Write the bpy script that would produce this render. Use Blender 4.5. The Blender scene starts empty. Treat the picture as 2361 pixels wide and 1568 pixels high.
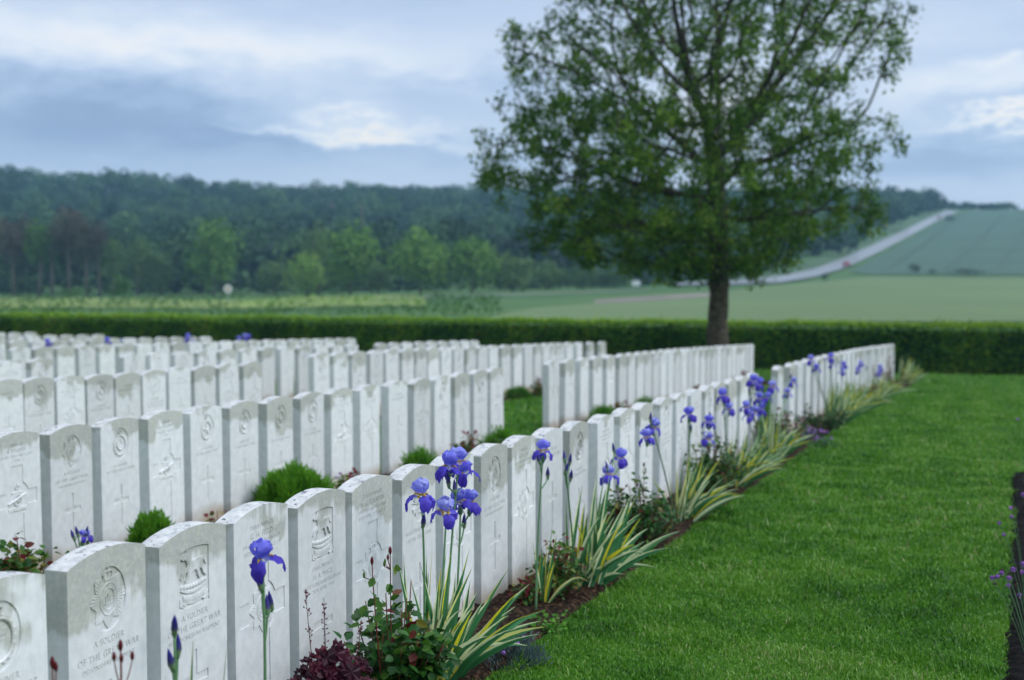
import bpy, bmesh, math, random
import numpy as np
from mathutils import Vector, Matrix
random.seed(7); rng = np.random.default_rng(7)
SC = bpy.context.scene
COL = SC.collection

# ------------------------------------------------------------------ camera
# measured frame 2361.5 x 1568, focal 3270 of those units = 50 mm lens
F, CX, CY, HZ = 3270.0, 1180.75, 784.0, 535.0
PITCH = math.atan((CY - HZ) / F)
TA = (2350 - CX) / F * math.cos(PITCH)
A = math.atan(TA)                       # rows of graves run this far right of the view
CAMZ = 1.62
cam_d = bpy.data.cameras.new('camera'); cam = bpy.data.objects.new('camera', cam_d); COL.objects.link(cam)
cam_d.sensor_width = 36; cam_d.lens = 36 * F / 2361.5
cam.location = (0, 0, CAMZ); cam.rotation_euler = (math.pi / 2 - PITCH, 0, 0)
cam_d.clip_start = 0.05; cam_d.clip_end = 6000
cam_d.dof.use_dof = True; cam_d.dof.focus_distance = 5.2; cam_d.dof.aperture_fstop = 2.5
SC.camera = cam
SC.view_settings.view_transform = 'Standard'; SC.view_settings.look = 'None'
SC.view_settings.exposure = 0.36; SC.view_settings.gamma = 1
SC.render.engine = 'CYCLES'
SC.cycles.max_bounces = 6; SC.cycles.diffuse_bounces = 3; SC.cycles.transparent_max_bounces = 6
SC.cycles.use_denoising = True
SC.cycles.volume_bounces = 0

# ------------------------------------------------------------------ sky
SUN_EL, SUN_AZ = math.radians(40), math.radians(98)      # azimuth clockwise from +Y
W = bpy.data.worlds.new('World'); SC.world = W; W.use_nodes = True
def build_world():
    nt = W.node_tree; N = nt.nodes; L = nt.links; N.clear()
    def math_(op, a, b=None, c=None):
        n = N.new('ShaderNodeMath'); n.operation = op
        for i, v in enumerate((a, b, c)):
            if v is None: continue
            if isinstance(v, (int, float)): n.inputs[i].default_value = v
            else: L.new(v, n.inputs[i])
        return n.outputs[0]
    out = N.new('ShaderNodeOutputWorld'); bg = N.new('ShaderNodeBackground'); bg.inputs[1].default_value = 0.1
    L.new(bg.outputs[0], out.inputs[0])
    tc = N.new('ShaderNodeTexCoord'); sp = N.new('ShaderNodeSeparateXYZ'); L.new(tc.outputs['Generated'], sp.inputs[0])
    x, y, z = sp.outputs
    az = math_('ARCTAN2', x, y)
    el = math_('ARCSINE', math_('MAXIMUM', z, -0.02))
    zz = math_('ADD', math_('MAXIMUM', z, 0.0), 0.10)
    cb = N.new('ShaderNodeCombineXYZ'); L.new(math_('DIVIDE', x, zz), cb.inputs[0]); L.new(math_('DIVIDE', y, zz), cb.inputs[1])
    def noise(sc, det, rough, vec, off=(0, 0, 0), sx=1, sy=1):
        mp = N.new('ShaderNodeMapping'); L.new(vec, mp.inputs[0]); mp.inputs['Location'].default_value = off
        mp.inputs['Scale'].default_value = (sx, sy, 1)
        n = N.new('ShaderNodeTexNoise'); n.inputs['Scale'].default_value = sc; n.inputs['Detail'].default_value = det
        n.inputs['Roughness'].default_value = rough; L.new(mp.outputs[0], n.inputs[0]); return n.outputs[0]
    cb2 = N.new('ShaderNodeCombineXYZ'); L.new(az, cb2.inputs[0]); L.new(math_('MULTIPLY', el, 3.2), cb2.inputs[1])
    n1 = noise(0.9, 6, 0.55, cb.outputs[0], (3.1, 1.7, 0), 1.0, 0.6)
    n2 = noise(10, 7, 0.62, cb2.outputs[0], (0.3, 5, 2), 1.0, .85)
    n3 = noise(4, 4, 0.5, cb2.outputs[0], (7, 5, 2))
    # warped angles so the banks of cloud have torn edges
    az_w = math_('ADD', az, math_('MULTIPLY', math_('SUBTRACT', n3, 0.5), 0.22))
    el_w = math_('ADD', el, math_('MULTIPLY', math_('SUBTRACT', n2, 0.5), 0.085))
    def pix(px, py):
        u = (px - CX) / F; v = (CY - py) / F
        d = Vector((u, math.cos(PITCH) + v * math.sin(PITCH), -math.sin(PITCH) + v * math.cos(PITCH))).normalized()
        return math.atan2(d.x, d.y), math.asin(d.z)
    acc = None
    for px, py, wx, wy, amp in SKY_BLOBS:
        a0, e0 = pix(px, py)
        da = math_('DIVIDE', math_('SUBTRACT', az_w, a0), wx / F)
        de = math_('DIVIDE', math_('SUBTRACT', el_w, e0), wy / F)
        g = math_('MULTIPLY', math_('EXPONENT', math_('MULTIPLY', math_('ADD', math_('MULTIPLY', da, da), math_('MULTIPLY', de, de)), -1.0)), amp)
        acc = g if acc is None else math_('ADD', acc, g)
    base = math_('ADD', 0.60, math_('MULTIPLY', math_('SUBTRACT', n1, 0.5), 0.34))
    base = math_('ADD', base, math_('MULTIPLY', math_('SUBTRACT', n2, 0.5), 0.34))
    val = math_('ADD', base, acc)
    rp = N.new('ShaderNodeValToRGB'); L.new(val, rp.inputs[0]); cr = rp.color_ramp
    cols = [(0.0, (.21, .29, .46)), (0.3, (.30, .405, .62)), (0.5, (.44, .555, .77)), (0.7, (.62, .715, .87)), (0.85, (.78, .83, .92)), (1.0, (.97, .93, .89))]
    cr.elements[0].position = cols[0][0]; cr.elements[0].color = cols[0][1] + (1,)
    cr.elements[1].position = cols[-1][0]; cr.elements[1].color = cols[-1][1] + (1,)
    for p, c in cols[1:-1]:
        e = cr.elements.new(p); e.color = c + (1,)
    # an overcast sky is brighter overhead than along the horizon
    mr = N.new('ShaderNodeMapRange'); mr.interpolation_type = 'SMOOTHSTEP'; L.new(el, mr.inputs[0])
    mr.inputs[1].default_value = math.radians(14); mr.inputs[2].default_value = math.radians(60)
    mr.inputs[3].default_value = 8.6; mr.inputs[4].default_value = ZENITH
    # unseen high sky is brightened towards the right to light the stone fronts
    m2 = N.new('ShaderNodeMapRange'); L.new(el, m2.inputs[0]); m2.inputs[1].default_value = math.radians(13); m2.inputs[2].default_value = math.radians(30)
    side = math_('ADD', math_('MULTIPLY', x, .94 * .75), math_('MULTIPLY', y, -.34 * .75))
    tot = math_('MULTIPLY', mr.outputs[0], math_('ADD', 1.0, math_('MULTIPLY', side, m2.outputs[0])))
    back = N.new('ShaderNodeMapRange'); L.new(y, back.inputs[0]); back.inputs[1].default_value = .1; back.inputs[2].default_value = .6; back.inputs[3].default_value = .80; back.inputs[4].default_value = 1.0
    tot = math_('MULTIPLY', tot, math_('MAXIMUM', back.outputs[0], math_('MULTIPLY', x, 1.2)))
    sc_ = N.new('ShaderNodeVectorMath'); sc_.operation = 'SCALE'; L.new(rp.outputs[0], sc_.inputs[0]); L.new(tot, sc_.inputs['Scale'])
    sky = N.new('ShaderNodeTexSky'); sky.sky_type = 'NISHITA'; sky.sun_disc = False
    sky.sun_elevation = SUN_EL; sky.sun_rotation = SUN_AZ
    warm = N.new('ShaderNodeMixRGB'); warm.blend_type = 'MULTIPLY'; warm.inputs[2].default_value = (1.05, 1.0, .93, 1)
    L.new(math_('MAXIMUM', m2.outputs[0], math_('LESS_THAN', y, .3)), warm.inputs[0]); L.new(sc_.outputs[0], warm.inputs[1]); sc_ = warm
    ad = N.new('ShaderNodeMixRGB'); ad.blend_type = 'MIX'; ad.inputs[0].default_value = 0.06
    L.new(sc_.outputs[0], ad.inputs[1]); L.new(sky.outputs[0], ad.inputs[2])
    L.new(ad.outputs[0], bg.inputs[0])
ZENITH = 24.0
SKY_BLOBS = [(380, 95, 620, 60, .20), (150, 60, 400, 40, .08), (230, 275, 430, 95, -.36), (850, 298, 230, 17, .46), (780, 262, 150, 14, .30), (930, 318, 150, 10, .26), (620, 300, 110, 12, .22), (700, 215, 280, 45, .14),
             (900, 120, 420, 60, .16), (1120, 200, 220, 50, -.10), (1060, 330, 200, 40, -.12), (700, 385, 900, 40, -.02), (600, 330, 300, 30, -.1),
             (2240, 200, 150, 45, .28), (2300, 280, 170, 10, .45), (2270, 150, 120, 16, .22), (2200, 360, 300, 50, -.20), (2330, 60, 300, 60, .05), (1700, 260, 160, 90, .25)]
build_world()
sl = bpy.data.lights.new('sun', 'SUN'); sl.energy = 1.0; sl.angle = math.radians(24); sl.color = (1.0, .975, .94)
so = bpy.data.objects.new('sun', sl); COL.objects.link(so)
sd = Vector((math.sin(SUN_AZ) * math.cos(SUN_EL), math.cos(SUN_AZ) * math.cos(SUN_EL), math.sin(SUN_EL)))
so.rotation_euler = sd.to_track_quat('Z', 'Y').to_euler()

# ------------------------------------------------------------------ helpers
SA, CA = math.sin(A), math.cos(A)
def xy(t, u): return (t * SA - u * CA, t * CA + u * SA)         # plan position: t along the rows, u across to the left
def tu(x, y): return (x * SA + y * CA, -(x * CA - y * SA))
def ray(px, py):
    u = (px - CX) / F; v = (CY - py) / F
    return np.array([u, math.cos(PITCH) + v * math.sin(PITCH), -math.sin(PITCH) + v * math.cos(PITCH)])
def gnd(t, u):                                                   # the cemetery slopes gently down and away
    return 0.004 - 0.0322 * t - 0.0082 * u - 0.000615 * t * t
# far terrain: view height of the ground in columns of direction at several distances
FY = np.array([90., 160., 260., 330., 420., 540., 680., 900., 1400.])
FX = np.array([-2500, -200., 600., 1200., 1700., 2000., 2361., 5200.])
FZ = np.array([[736, 700, 684, 650, 590, 520, 465, 440, 445], [736, 700, 684, 650, 590, 520, 465, 440, 445],
               [738, 702, 683, 650, 590, 530, 490, 455, 450], [738, 698, 668, 640, 590, 530, 490, 458, 455],
               [738, 690, 652, 620, 570, 520, 478, 455, 455], [738, 682, 640, 610, 565, 516, 484, 500, 510],
               [740, 684, 640, 606, 560, 514, 482, 500, 510], [740, 684, 640, 606, 560, 514, 482, 500, 510]], float)
TZ = np.zeros_like(FZ)
for i in range(FZ.shape[0]):
    for j in range(FZ.shape[1]):
        r = ray(FX[i], FZ[i, j]); TZ[i, j] = CAMZ + r[2] / r[1] * FY[j]
def far_z(x, y):
    x = np.asarray(x, float); y = np.asarray(y, float)
    yy = np.clip(y, FY[0], FY[-1])
    px = np.clip(CX + F * x / np.maximum(y, 20) * math.cos(PITCH), FX[0], FX[-1])
    j = np.clip(np.searchsorted(FY, yy) - 1, 0, len(FY) - 2); i = np.clip(np.searchsorted(FX, px) - 1, 0, len(FX) - 2)
    b = (yy - FY[j]) / (FY[j + 1] - FY[j]); a = (px - FX[i]) / (FX[i + 1] - FX[i]); a = a * a * (3 - 2 * a)
    return (TZ[i, j] * (1 - a) + TZ[i + 1, j] * a) * (1 - b) + (TZ[i, j + 1] * (1 - a) + TZ[i + 1, j + 1] * a) * b
def H(x, y):
    x = np.asarray(x, float); y = np.asarray(y, float)
    t = x * SA + y * CA; u = -(x * CA - y * SA)
    tt = np.clip(t, -40, 60); uu = np.clip(u, -60, 60)
    g = gnd(tt, uu)
    w = np.clip((y - 46) / 44, 0, 1); w = w * w * (3 - 2 * w)
    return g * (1 - w) + far_z(x, y) * w
def hit(px, py, y0=1.0, y1=1500):
    r = ray(px, py); ys = np.geomspace(y0, y1, 4000); k = ys / r[1]
    d = CAMZ + r[2] * k - H(r[0] * k, ys)
    s = np.where(d < 0)[0]
    i = s[0] if len(s) else len(ys) - 1
    return Vector((r[0] * k[i], ys[i], float(H(r[0] * k[i], ys[i]))))
def on_u(px, py, u):                                             # point seen at a pixel, standing in the vertical plane u
    r = ray(px, py); k = u / -(r[0] * CA - r[1] * SA); return Vector(r * k)+ Vector((0, 0, CAMZ))
def at_y(px, py, Y):
    r = ray(px, py); return Vector(r * (Y / r[1])) + Vector((0, 0, CAMZ))
def t_of(px, u, h=0.785):                                        # t of a stone's near front corner from its column
    t = 8.0
    for _ in range(12):
        x, y = xy(t, u); z = gnd(t, u) + h - CAMZ
        py = CY - F * (z * math.cos(PITCH) + y * math.sin(PITCH)) / (y * math.cos(PITCH) - z * math.sin(PITCH))
        r = ray(px, py); k = u / -(r[0] * CA - r[1] * SA); p = r * k
        t = p[0] * SA + p[1] * CA
    return t

def mesh(name, V, Fc, mat=None, parent=None, attr=None, uv=None, smooth=False, link=True):
    V = np.asarray(V, np.float32)
    me = bpy.data.meshes.new(name)
    if isinstance(Fc, np.ndarray):
        n, k = Fc.shape
        me.vertices.add(len(V)); me.vertices.foreach_set('co', V.ravel())
        me.loops.add(n * k); me.loops.foreach_set('vertex_index', Fc.astype(np.int32).ravel())
        me.polygons.add(n); me.polygons.foreach_set('loop_start', np.arange(0, n * k, k, dtype=np.int32))
        me.update(calc_edges=True)
    else:
        me.from_pydata(V.tolist(), [], Fc)
    me.validate()
    if attr is not None:
        for k2, arr in attr.items():
            a = me.attributes.new(k2, 'FLOAT', 'POINT'); a.data.foreach_set('value', np.asarray(arr, np.float32))
    if uv is not None:
        l = me.uv_layers.new(name='UVMap'); vi = np.empty(len(me.loops), np.int32); me.loops.foreach_get('vertex_index', vi)
        l.data.foreach_set('uv', np.asarray(uv, np.float32)[vi].ravel())
    if smooth: me.polygons.foreach_set('use_smooth', np.ones(len(me.polygons), bool))
    if mat: me.materials.append(mat)
    if not link: return me
    return obj(name, me, parent)
def obj(name, data, parent=None):
    o = bpy.data.objects.new(name, data); COL.objects.link(o)
    if parent is not None: o.parent = parent
    return o
def tag(o, label=None, cat=None, group=None, kind=None):
    if label: o['label'] = label
    if cat: o['category'] = cat
    if group: o['group'] = group
    if kind: o['kind'] = kind
    return o
class MB:                                                         # collects simple pieces into one mesh
    def __init__(s): s.v = []; s.f = []; s.a = []; s.uv = []
    def add(s, v, f, a=0.5, uv=None):
        b = len(s.v); s.v += [tuple(p) for p in v]; s.f += [tuple(b + i for i in q) for q in f]
        s.a += (list(a) if hasattr(a, '__len__') else [a] * len(v)); s.uv += (uv if uv else [(0, 0)] * len(v))
    def tube(s, pts, rad, n=6, a=0.5, cap=True):
        pts = [Vector(p) for p in pts]; m = len(pts)
        if not hasattr(rad, '__len__'): rad = [rad] * m
        vs = []; fs = []; ref = Vector((0.31, 0.7, 0.2))
        for i, p in enumerate(pts):
            d = (pts[min(i + 1, m - 1)] - pts[max(i - 1, 0)]).normalized()
            e = d.cross(ref)
            if e.length < 1e-3: e = d.cross(Vector((1, 0, 0)))
            e.normalize(); g = d.cross(e)
            for k in range(n):
                q = 2 * math.pi * k / n; vs.append(p + (e * math.cos(q) + g * math.sin(q)) * rad[i])
        for i in range(m - 1):
            for k in range(n): fs.append((i * n + k, i * n + (k + 1) % n, (i + 1) * n + (k + 1) % n, (i + 1) * n + k))
        if cap: fs.append(tuple(reversed(range(n)))); fs.append(tuple((m - 1) * n + k for k in range(n)))
        s.add(vs, fs, a)
    def box(s, c, d, R=None, a=0.5):
        vs = [Vector((c[0] + sx * d[0] / 2, c[1] + sy * d[1] / 2, c[2] + sz * d[2] / 2)) for sx in (-1, 1) for sy in (-1, 1) for sz in (-1, 1)]
        if R is not None: vs = [R @ v for v in vs]
        s.add(vs, [(0, 1, 3, 2), (4, 6, 7, 5), (0, 4, 5, 1), (2, 3, 7, 6), (0, 2, 6, 4), (1, 5, 7, 3)], a)
    def ball(s, c, r, n=8, m=6, a=0.5, sc=(1, 1, 1)):
        vs = []; fs = []
        for i in range(m + 1):
            th = math.pi * i / m
            for k in range(n):
                ph = 2 * math.pi * k / n
                vs.append((c[0] + r * sc[0] * math.sin(th) * math.cos(ph), c[1] + r * sc[1] * math.sin(th) * math.sin(ph), c[2] + r * sc[2] * math.cos(th)))
        for i in range(m):
            for k in range(n): fs.append((i * n + k, (i + 1) * n + k, (i + 1) * n + (k + 1) % n, i * n + (k + 1) % n))
        s.add(vs, fs, a)
    def build(s, name, mat, parent=None, smooth=False, link=True):
        return mesh(name, np.array(s.v, np.float32), s.f, mat, parent, {'v': s.a}, s.uv, smooth, link)
def leaf_cards(P, D, N, L, Wd, v, fold=0.15):
    """rhombic leaves: base P, direction D, normal N (arrays)"""
    n = len(P); S = np.cross(D, N); S /= np.linalg.norm(S, axis=1, keepdims=True) + 1e-9
    L = L[:, None]; Wd = Wd[:, None]
    V = np.stack([P, P + D * L * .5 + S * Wd * .5 + N * Wd * fold, P + D * L, P + D * L * .5 - S * Wd * .5 + N * Wd * fold], 1).reshape(-1, 3)
    Fc = np.arange(n * 4).reshape(n, 4)
    return V, Fc, np.repeat(v, 4)
def oval_leaves(P, D, N, L, Wd, v):
    n = len(P); S = np.cross(D, N); S /= np.linalg.norm(S, axis=1, keepdims=True) + 1e-9
    L = L[:, None]; Wd = Wd[:, None]
    def q(a, s, h): return P + D * L * a + S * Wd * s + N * Wd * h
    V = np.stack([q(0, 0, 0), q(.35, 0, -.06), q(.72, 0, -.1), q(1, 0, -.22), q(.3, .46, .1), q(.68, .4, .02), q(.3, -.46, .1), q(.68, -.4, .02)], 1).reshape(-1, 3)
    T = np.array([[0, 1, 4], [1, 5, 4], [1, 2, 5], [2, 3, 5], [0, 6, 1], [1, 6, 7], [1, 7, 2], [2, 7, 3]])
    Fc = (np.arange(n)[:, None, None] * 8 + T[None]).reshape(-1, 3)
    return V, Fc, np.repeat(v, 8)
def rdir(n, up=0.0):
    d = rng.normal(size=(n, 3)); d[:, 2] += up; return d / np.linalg.norm(d, axis=1, keepdims=True)
def perp(D):
    r = rng.normal(size=D.shape); r -= D * (r * D).sum(1, keepdims=True); return r / np.linalg.norm(r, axis=1, keepdims=True)

# ------------------------------------------------------------------ materials
def newmat(name):
    m = bpy.data.materials.new(name); m.use_nodes = True; nt = m.node_tree; nt.nodes.clear()
    out = nt.nodes.new('ShaderNodeOutputMaterial'); return m, nt.nodes, nt.links, out
def ramp(N, pts):
    r = N.new('ShaderNodeValToRGB'); c = r.color_ramp
    c.elements[0].position = pts[0][0]; c.elements[0].color = tuple(pts[0][1]) + (1,)
    c.elements[1].position = pts[-1][0]; c.elements[1].color = tuple(pts[-1][1]) + (1,)
    for p, k in pts[1:-1]:
        e = c.elements.new(p); e.color = tuple(k) + (1,)
    return r
def foliage(name, pts, rough=0.55, trans=0.35, nscale=0.0, spec=0.3, namt=.9, per=0):
    """colour from the per-leaf attribute v, some light passing through"""
    m, N, L, out = newmat(name)
    at = N.new('ShaderNodeAttribute'); at.attribute_name = 'v'
    src = at.outputs['Fac']
    if nscale:
        tc = N.new('ShaderNodeTexCoord'); no = N.new('ShaderNodeTexNoise'); no.inputs['Scale'].default_value = nscale; no.inputs['Detail'].default_value = 3
        L.new(tc.outputs['Object'], no.inputs[0])
        ma = N.new('ShaderNodeMath'); ma.operation = 'MULTIPLY_ADD'; ma.inputs[1].default_value = namt; ma.inputs[2].default_value = -namt / 2
        L.new(no.outputs[0], ma.inputs[0]); ad = N.new('ShaderNodeMath'); ad.operation = 'ADD'; L.new(ma.outputs[0], ad.inputs[0]); L.new(src, ad.inputs[1]); src = ad.outputs[0]
    if per:
        oi = N.new('ShaderNodeObjectInfo'); mo = N.new('ShaderNodeMath'); mo.operation = 'MULTIPLY_ADD'; mo.inputs[1].default_value = per; L.new(oi.outputs['Random'], mo.inputs[0]); L.new(src, mo.inputs[2]); src = mo.outputs[0]
    r = ramp(N, pts); L.new(src, r.inputs[0])
    b = N.new('ShaderNodeBsdfPrincipled'); b.inputs['Roughness'].default_value = rough; b.inputs['Specular IOR Level'].default_value = spec
    L.new(r.outputs[0], b.inputs['Base Color'])
    tr = N.new('ShaderNodeBsdfTranslucent'); L.new(r.outputs[0], tr.inputs[0])
    mx = N.new('ShaderNodeMixShader'); mx.inputs[0].default_value = trans; L.new(b.outputs[0], mx.inputs[1]); L.new(tr.outputs[0], mx.inputs[2])
    L.new(mx.outputs[0], out.inputs[0]); return m
def plain(name, col, rough=0.6, nscale=0, amt=0.25, bump=0, metal=0):
    m, N, L, out = newmat(name); b = N.new('ShaderNodeBsdfPrincipled'); b.inputs['Roughness'].default_value = rough; b.inputs['Metallic'].default_value = metal
    L.new(b.outputs[0], out.inputs[0])
    if nscale:
        tc = N.new('ShaderNodeTexCoord'); no = N.new('ShaderNodeTexNoise'); no.inputs['Scale'].default_value = nscale; no.inputs['Detail'].default_value = 5
        L.new(tc.outputs['Object'], no.inputs[0])
        r = ramp(N, [(0.3, [c * (1 - amt) for c in col]), (0.7, [min(1, c * (1 + amt)) for c in col])]); L.new(no.outputs[0], r.inputs[0]); L.new(r.outputs[0], b.inputs['Base Color'])
        if bump:
            bu = N.new('ShaderNodeBump'); bu.inputs['Strength'].default_value = bump; bu.inputs['Distance'].default_value = 0.02; L.new(no.outputs[0], bu.inputs['Height']); L.new(bu.outputs[0], b.inputs['Normal'])
    else: b.inputs['Base Color'].default_value = tuple(col) + (1,)
    return m

def stone_material():
    m, N, L, out = newmat('portland stone')
    b = N.new('ShaderNodeBsdfPrincipled'); b.inputs['Roughness'].default_value = 0.88; b.inputs['Specular IOR Level'].default_value = 0.2
    L.new(b.outputs[0], out.inputs[0])
    tc = N.new('ShaderNodeTexCoord'); sp = N.new('ShaderNodeSeparateXYZ'); L.new(tc.outputs['Object'], sp.inputs[0])
    at = N.new('ShaderNodeAttribute'); at.attribute_type = 'OBJECT'; at.attribute_name = 'seed'
    def M(op, a, b_=None, c=None, clamp=False):
        n = N.new('ShaderNodeMath'); n.operation = op; n.use_clamp = clamp
        for i, v in enumerate((a, b_, c)):
            if v is None: continue
            if isinstance(v, (int, float)): n.inputs[i].default_value = v
            else: L.new(v, n.inputs[i])
        return n.outputs[0]
    cb = N.new('ShaderNodeCombineXYZ'); L.new(M('MULTIPLY', at.outputs['Fac'], 7.3), cb.inputs[0]); L.new(M('MULTIPLY', at.outputs['Fac'], 3.1), cb.inputs[2])
    va = N.new('ShaderNodeVectorMath'); va.operation = 'ADD'; L.new(tc.outputs['Object'], va.inputs[0]); L.new(cb.outputs[0], va.inputs[1])
    P = va.outputs[0]
    def noise(sc, det, rough, scale=(1, 1, 1)):
        mp = N.new('ShaderNodeMapping'); mp.inputs['Scale'].default_value = scale; L.new(P, mp.inputs[0])
        n = N.new('ShaderNodeTexNoise'); n.inputs['Scale'].default_value = sc; n.inputs['Detail'].default_value = det; n.inputs['Roughness'].default_value = rough
        L.new(mp.outputs[0], n.inputs[0]); return n.outputs[0]
    big = noise(4.5, 3, .5); mid = noise(22, 5, .6); fine = noise(160, 4, .6); drip = noise(30, 4, .6, (1, 1, .10)); spot = noise(34, 2, .4)
    grain = noise(420, 2, .5)
    z = sp.outputs[2]
    # damp algae that creeps down from the head of the stone, with its own ragged lower edge
    amt = M('MULTIPLY_ADD', noise(0.8, 0, .5), 0.9, -0.30)
    lim = M('ADD', M('MULTIPLY_ADD', big, -0.50, 0.965), M('MULTIPLY', M('SUBTRACT', M('FRACT', M('MULTIPLY', at.outputs['Fac'], 5.17)), .45), -0.22))
    lim = M('ADD', lim, M('MULTIPLY_ADD', drip, -0.10, 0.05))
    top = M('MULTIPLY', M('SUBTRACT', z, lim), 26.0, None, True)
    top = M('MULTIPLY', top, M('MULTIPLY_ADD', mid, 1.1, 0.15, True), None, True)
    streak = M('MULTIPLY', M('MULTIPLY', M('SUBTRACT', drip, 0.54), 4.5, None, True), M('MULTIPLY', M('SUBTRACT', z, 0.33), 1.6, None, True), None, True)
    base = M('MULTIPLY', M('SUBTRACT', M('MULTIPLY_ADD', big, .22, 0.03), z), 9.0, None, True)
    def mix(fac, c1, c2):
        n = N.new('ShaderNodeMixRGB')
        L.new(fac, n.inputs[0]) if not isinstance(fac, float) else setattr(n.inputs[0], 'default_value', fac)
        for i, c in ((1, c1), (2, c2)):
            if isinstance(c, tuple): n.inputs[i].default_value = c + (1,)
            else: L.new(c, n.inputs[i])
        return n.outputs[0]
    r0 = ramp(N, [(.3, (.64, .65, .64)), (.7, (.77, .775, .76))]); L.new(mid, r0.inputs[0])
    c = r0.outputs[0]
    c = mix(M('MULTIPLY', streak, .38), c, (.30, .315, .27))
    alg = ramp(N, [(.34, (.13, .145, .095)), (.50, (.30, .31, .23)), (.62, (.46, .46, .38)), (.74, (.30, .37, .13))]); L.new(M('ADD', M('MULTIPLY', mid, .55), M('MULTIPLY', noise(70, 4, .65), .45)), alg.inputs[0])
    c = mix(M('MULTIPLY', top, .85), c, alg.outputs[0])
    c = mix(M('MULTIPLY', base, .8), c, (.36, .27, .16))
    tone = N.new('ShaderNodeHueSaturation'); L.new(M('MULTIPLY_ADD', M('FRACT', M('MULTIPLY', at.outputs['Fac'], 9.31)), .22, .87), tone.inputs['Value']); L.new(c, tone.inputs['Color']); c = tone.outputs[0]
    # upward faces: weathered pale with dark lichen
    ge = N.new('ShaderNodeNewGeometry'); sn = N.new('ShaderNodeSeparateXYZ'); L.new(ge.outputs['Normal'], sn.inputs[0])
    upf = M('MULTIPLY', M('SUBTRACT', sn.outputs[2], .75), 8, None, True)
    upf = M('MULTIPLY', upf, M('MULTIPLY', M('SUBTRACT', z, .70), 100, None, True))
    r1 = ramp(N, [(.34, (.24, .25, .26)), (.47, (.52, .52, .50)), (.66, (.70, .68, .65))]); L.new(M('ADD', M('MULTIPLY', mid, .6), M('MULTIPLY', noise(75, 4, .7), .4)), r1.inputs[0])
    c = mix(upf, c, r1.outputs[0])
    sf = M('MULTIPLY', M('MULTIPLY', M('SUBTRACT', spot, .64), 30, None, True), upf)
    c = mix(M('MULTIPLY', sf, .85), c, (.10, .105, .13))
    pit = M('MULTIPLY', M('SUBTRACT', fine, .60), 5, None, True)
    c = mix(M('MULTIPLY', pit, .5), c, (.27, .27, .25))
    L.new(c, b.inputs['Base Color'])
    bu = N.new('ShaderNodeBump'); bu.inputs['Strength'].default_value = .55; bu.inputs['Distance'].default_value = .0016
    L.new(M('ADD', M('ADD', fine, M('MULTIPLY', grain, .7)), M('MULTIPLY', mid, 1.2)), bu.inputs['Height']); L.new(bu.outputs[0], b.inputs['Normal'])
    return m
STONE = stone_material()

def ground_material():
    m, N, L, out = newmat('ground')
    b = N.new('ShaderNodeBsdfPrincipled'); b.inputs['Roughness'].default_value = .9; b.inputs['Specular IOR Level'].default_value = .1; L.new(b.outputs[0], out.inputs[0])
    tc = N.new('ShaderNodeTexCoord')
    def noise(sc, det=4):
        n = N.new('ShaderNodeTexNoise'); n.inputs['Scale'].default_value = sc; n.inputs['Detail'].default_value = det; L.new(tc.outputs['Object'], n.inputs[0]); return n.outputs[0]
    r1 = ramp(N, [(.25, (.018, .070, .006)), (.5, (.040, .135, .010)), (.75, (.070, .190, .014))]); L.new(noise(1.3, 6), r1.inputs[0])
    r2 = ramp(N, [(.3, (.50, .55, .5)), (.75, (1.25, 1.2, 1.1))]); L.new(noise(38, 4), r2.inputs[0])
    mu = N.new('ShaderNodeMixRGB'); mu.blend_type = 'MULTIPLY'; mu.inputs[0].default_value = 1; L.new(r1.outputs[0], mu.inputs[1]); L.new(r2.outputs[0], mu.inputs[2])
    # the meadow beyond the hedge
    r3 = ramp(N, [(.3, (.050, .115, .038)), (.7, (.095, .165, .060))]); L.new(noise(.06, 6), r3.inputs[0])
    sp = N.new('ShaderNodeSeparateXYZ'); L.new(tc.outputs['Object'], sp.inputs[0])
    mr = N.new('ShaderNodeMapRange'); mr.inputs[1].default_value = 44; mr.inputs[2].default_value = 60; L.new(sp.outputs[1], mr.inputs[0])
    mx = N.new('ShaderNodeMixRGB'); L.new(mr.outputs[0], mx.inputs[0]); L.new(mu.outputs[0], mx.inputs[1]); L.new(r3.outputs[0], mx.inputs[2])
    L.new(mx.outputs[0], b.inputs['Base Color'])
    bu = N.new('ShaderNodeBump'); bu.inputs['Strength'].default_value = .6; bu.inputs['Distance'].default_value = .03; L.new(noise(60, 4), bu.inputs['Height']); L.new(bu.outputs[0], b.inputs['Normal'])
    return m
def soil_material(name='soil', k=1.0):
    m, N, L, out = newmat(name)
    b = N.new('ShaderNodeBsdfPrincipled'); b.inputs['Roughness'].default_value = .9; b.inputs['Specular IOR Level'].default_value = .12; L.new(b.outputs[0], out.inputs[0])
    tc = N.new('ShaderNodeTexCoord'); n = N.new('ShaderNodeTexNoise'); n.inputs['Scale'].default_value = 45; n.inputs['Detail'].default_value = 6; L.new(tc.outputs['Object'], n.inputs[0])
    r = ramp(N, [(.36, (.004 * k, .0025 * k, .0015 * k)), (.52, (.022 * k, .0120 * k, .006 * k)), (.66, (.085 * k, .046 * k, .024 * k))]); L.new(n.outputs[0], r.inputs[0]); L.new(r.outputs[0], b.inputs['Base Color'])
    bu = N.new('ShaderNodeBump'); bu.inputs['Strength'].default_value = .8; bu.inputs['Distance'].default_value = .02; L.new(n.outputs[0], bu.inputs['Height']); L.new(bu.outputs[0], b.inputs['Normal'])
    return m

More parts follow.
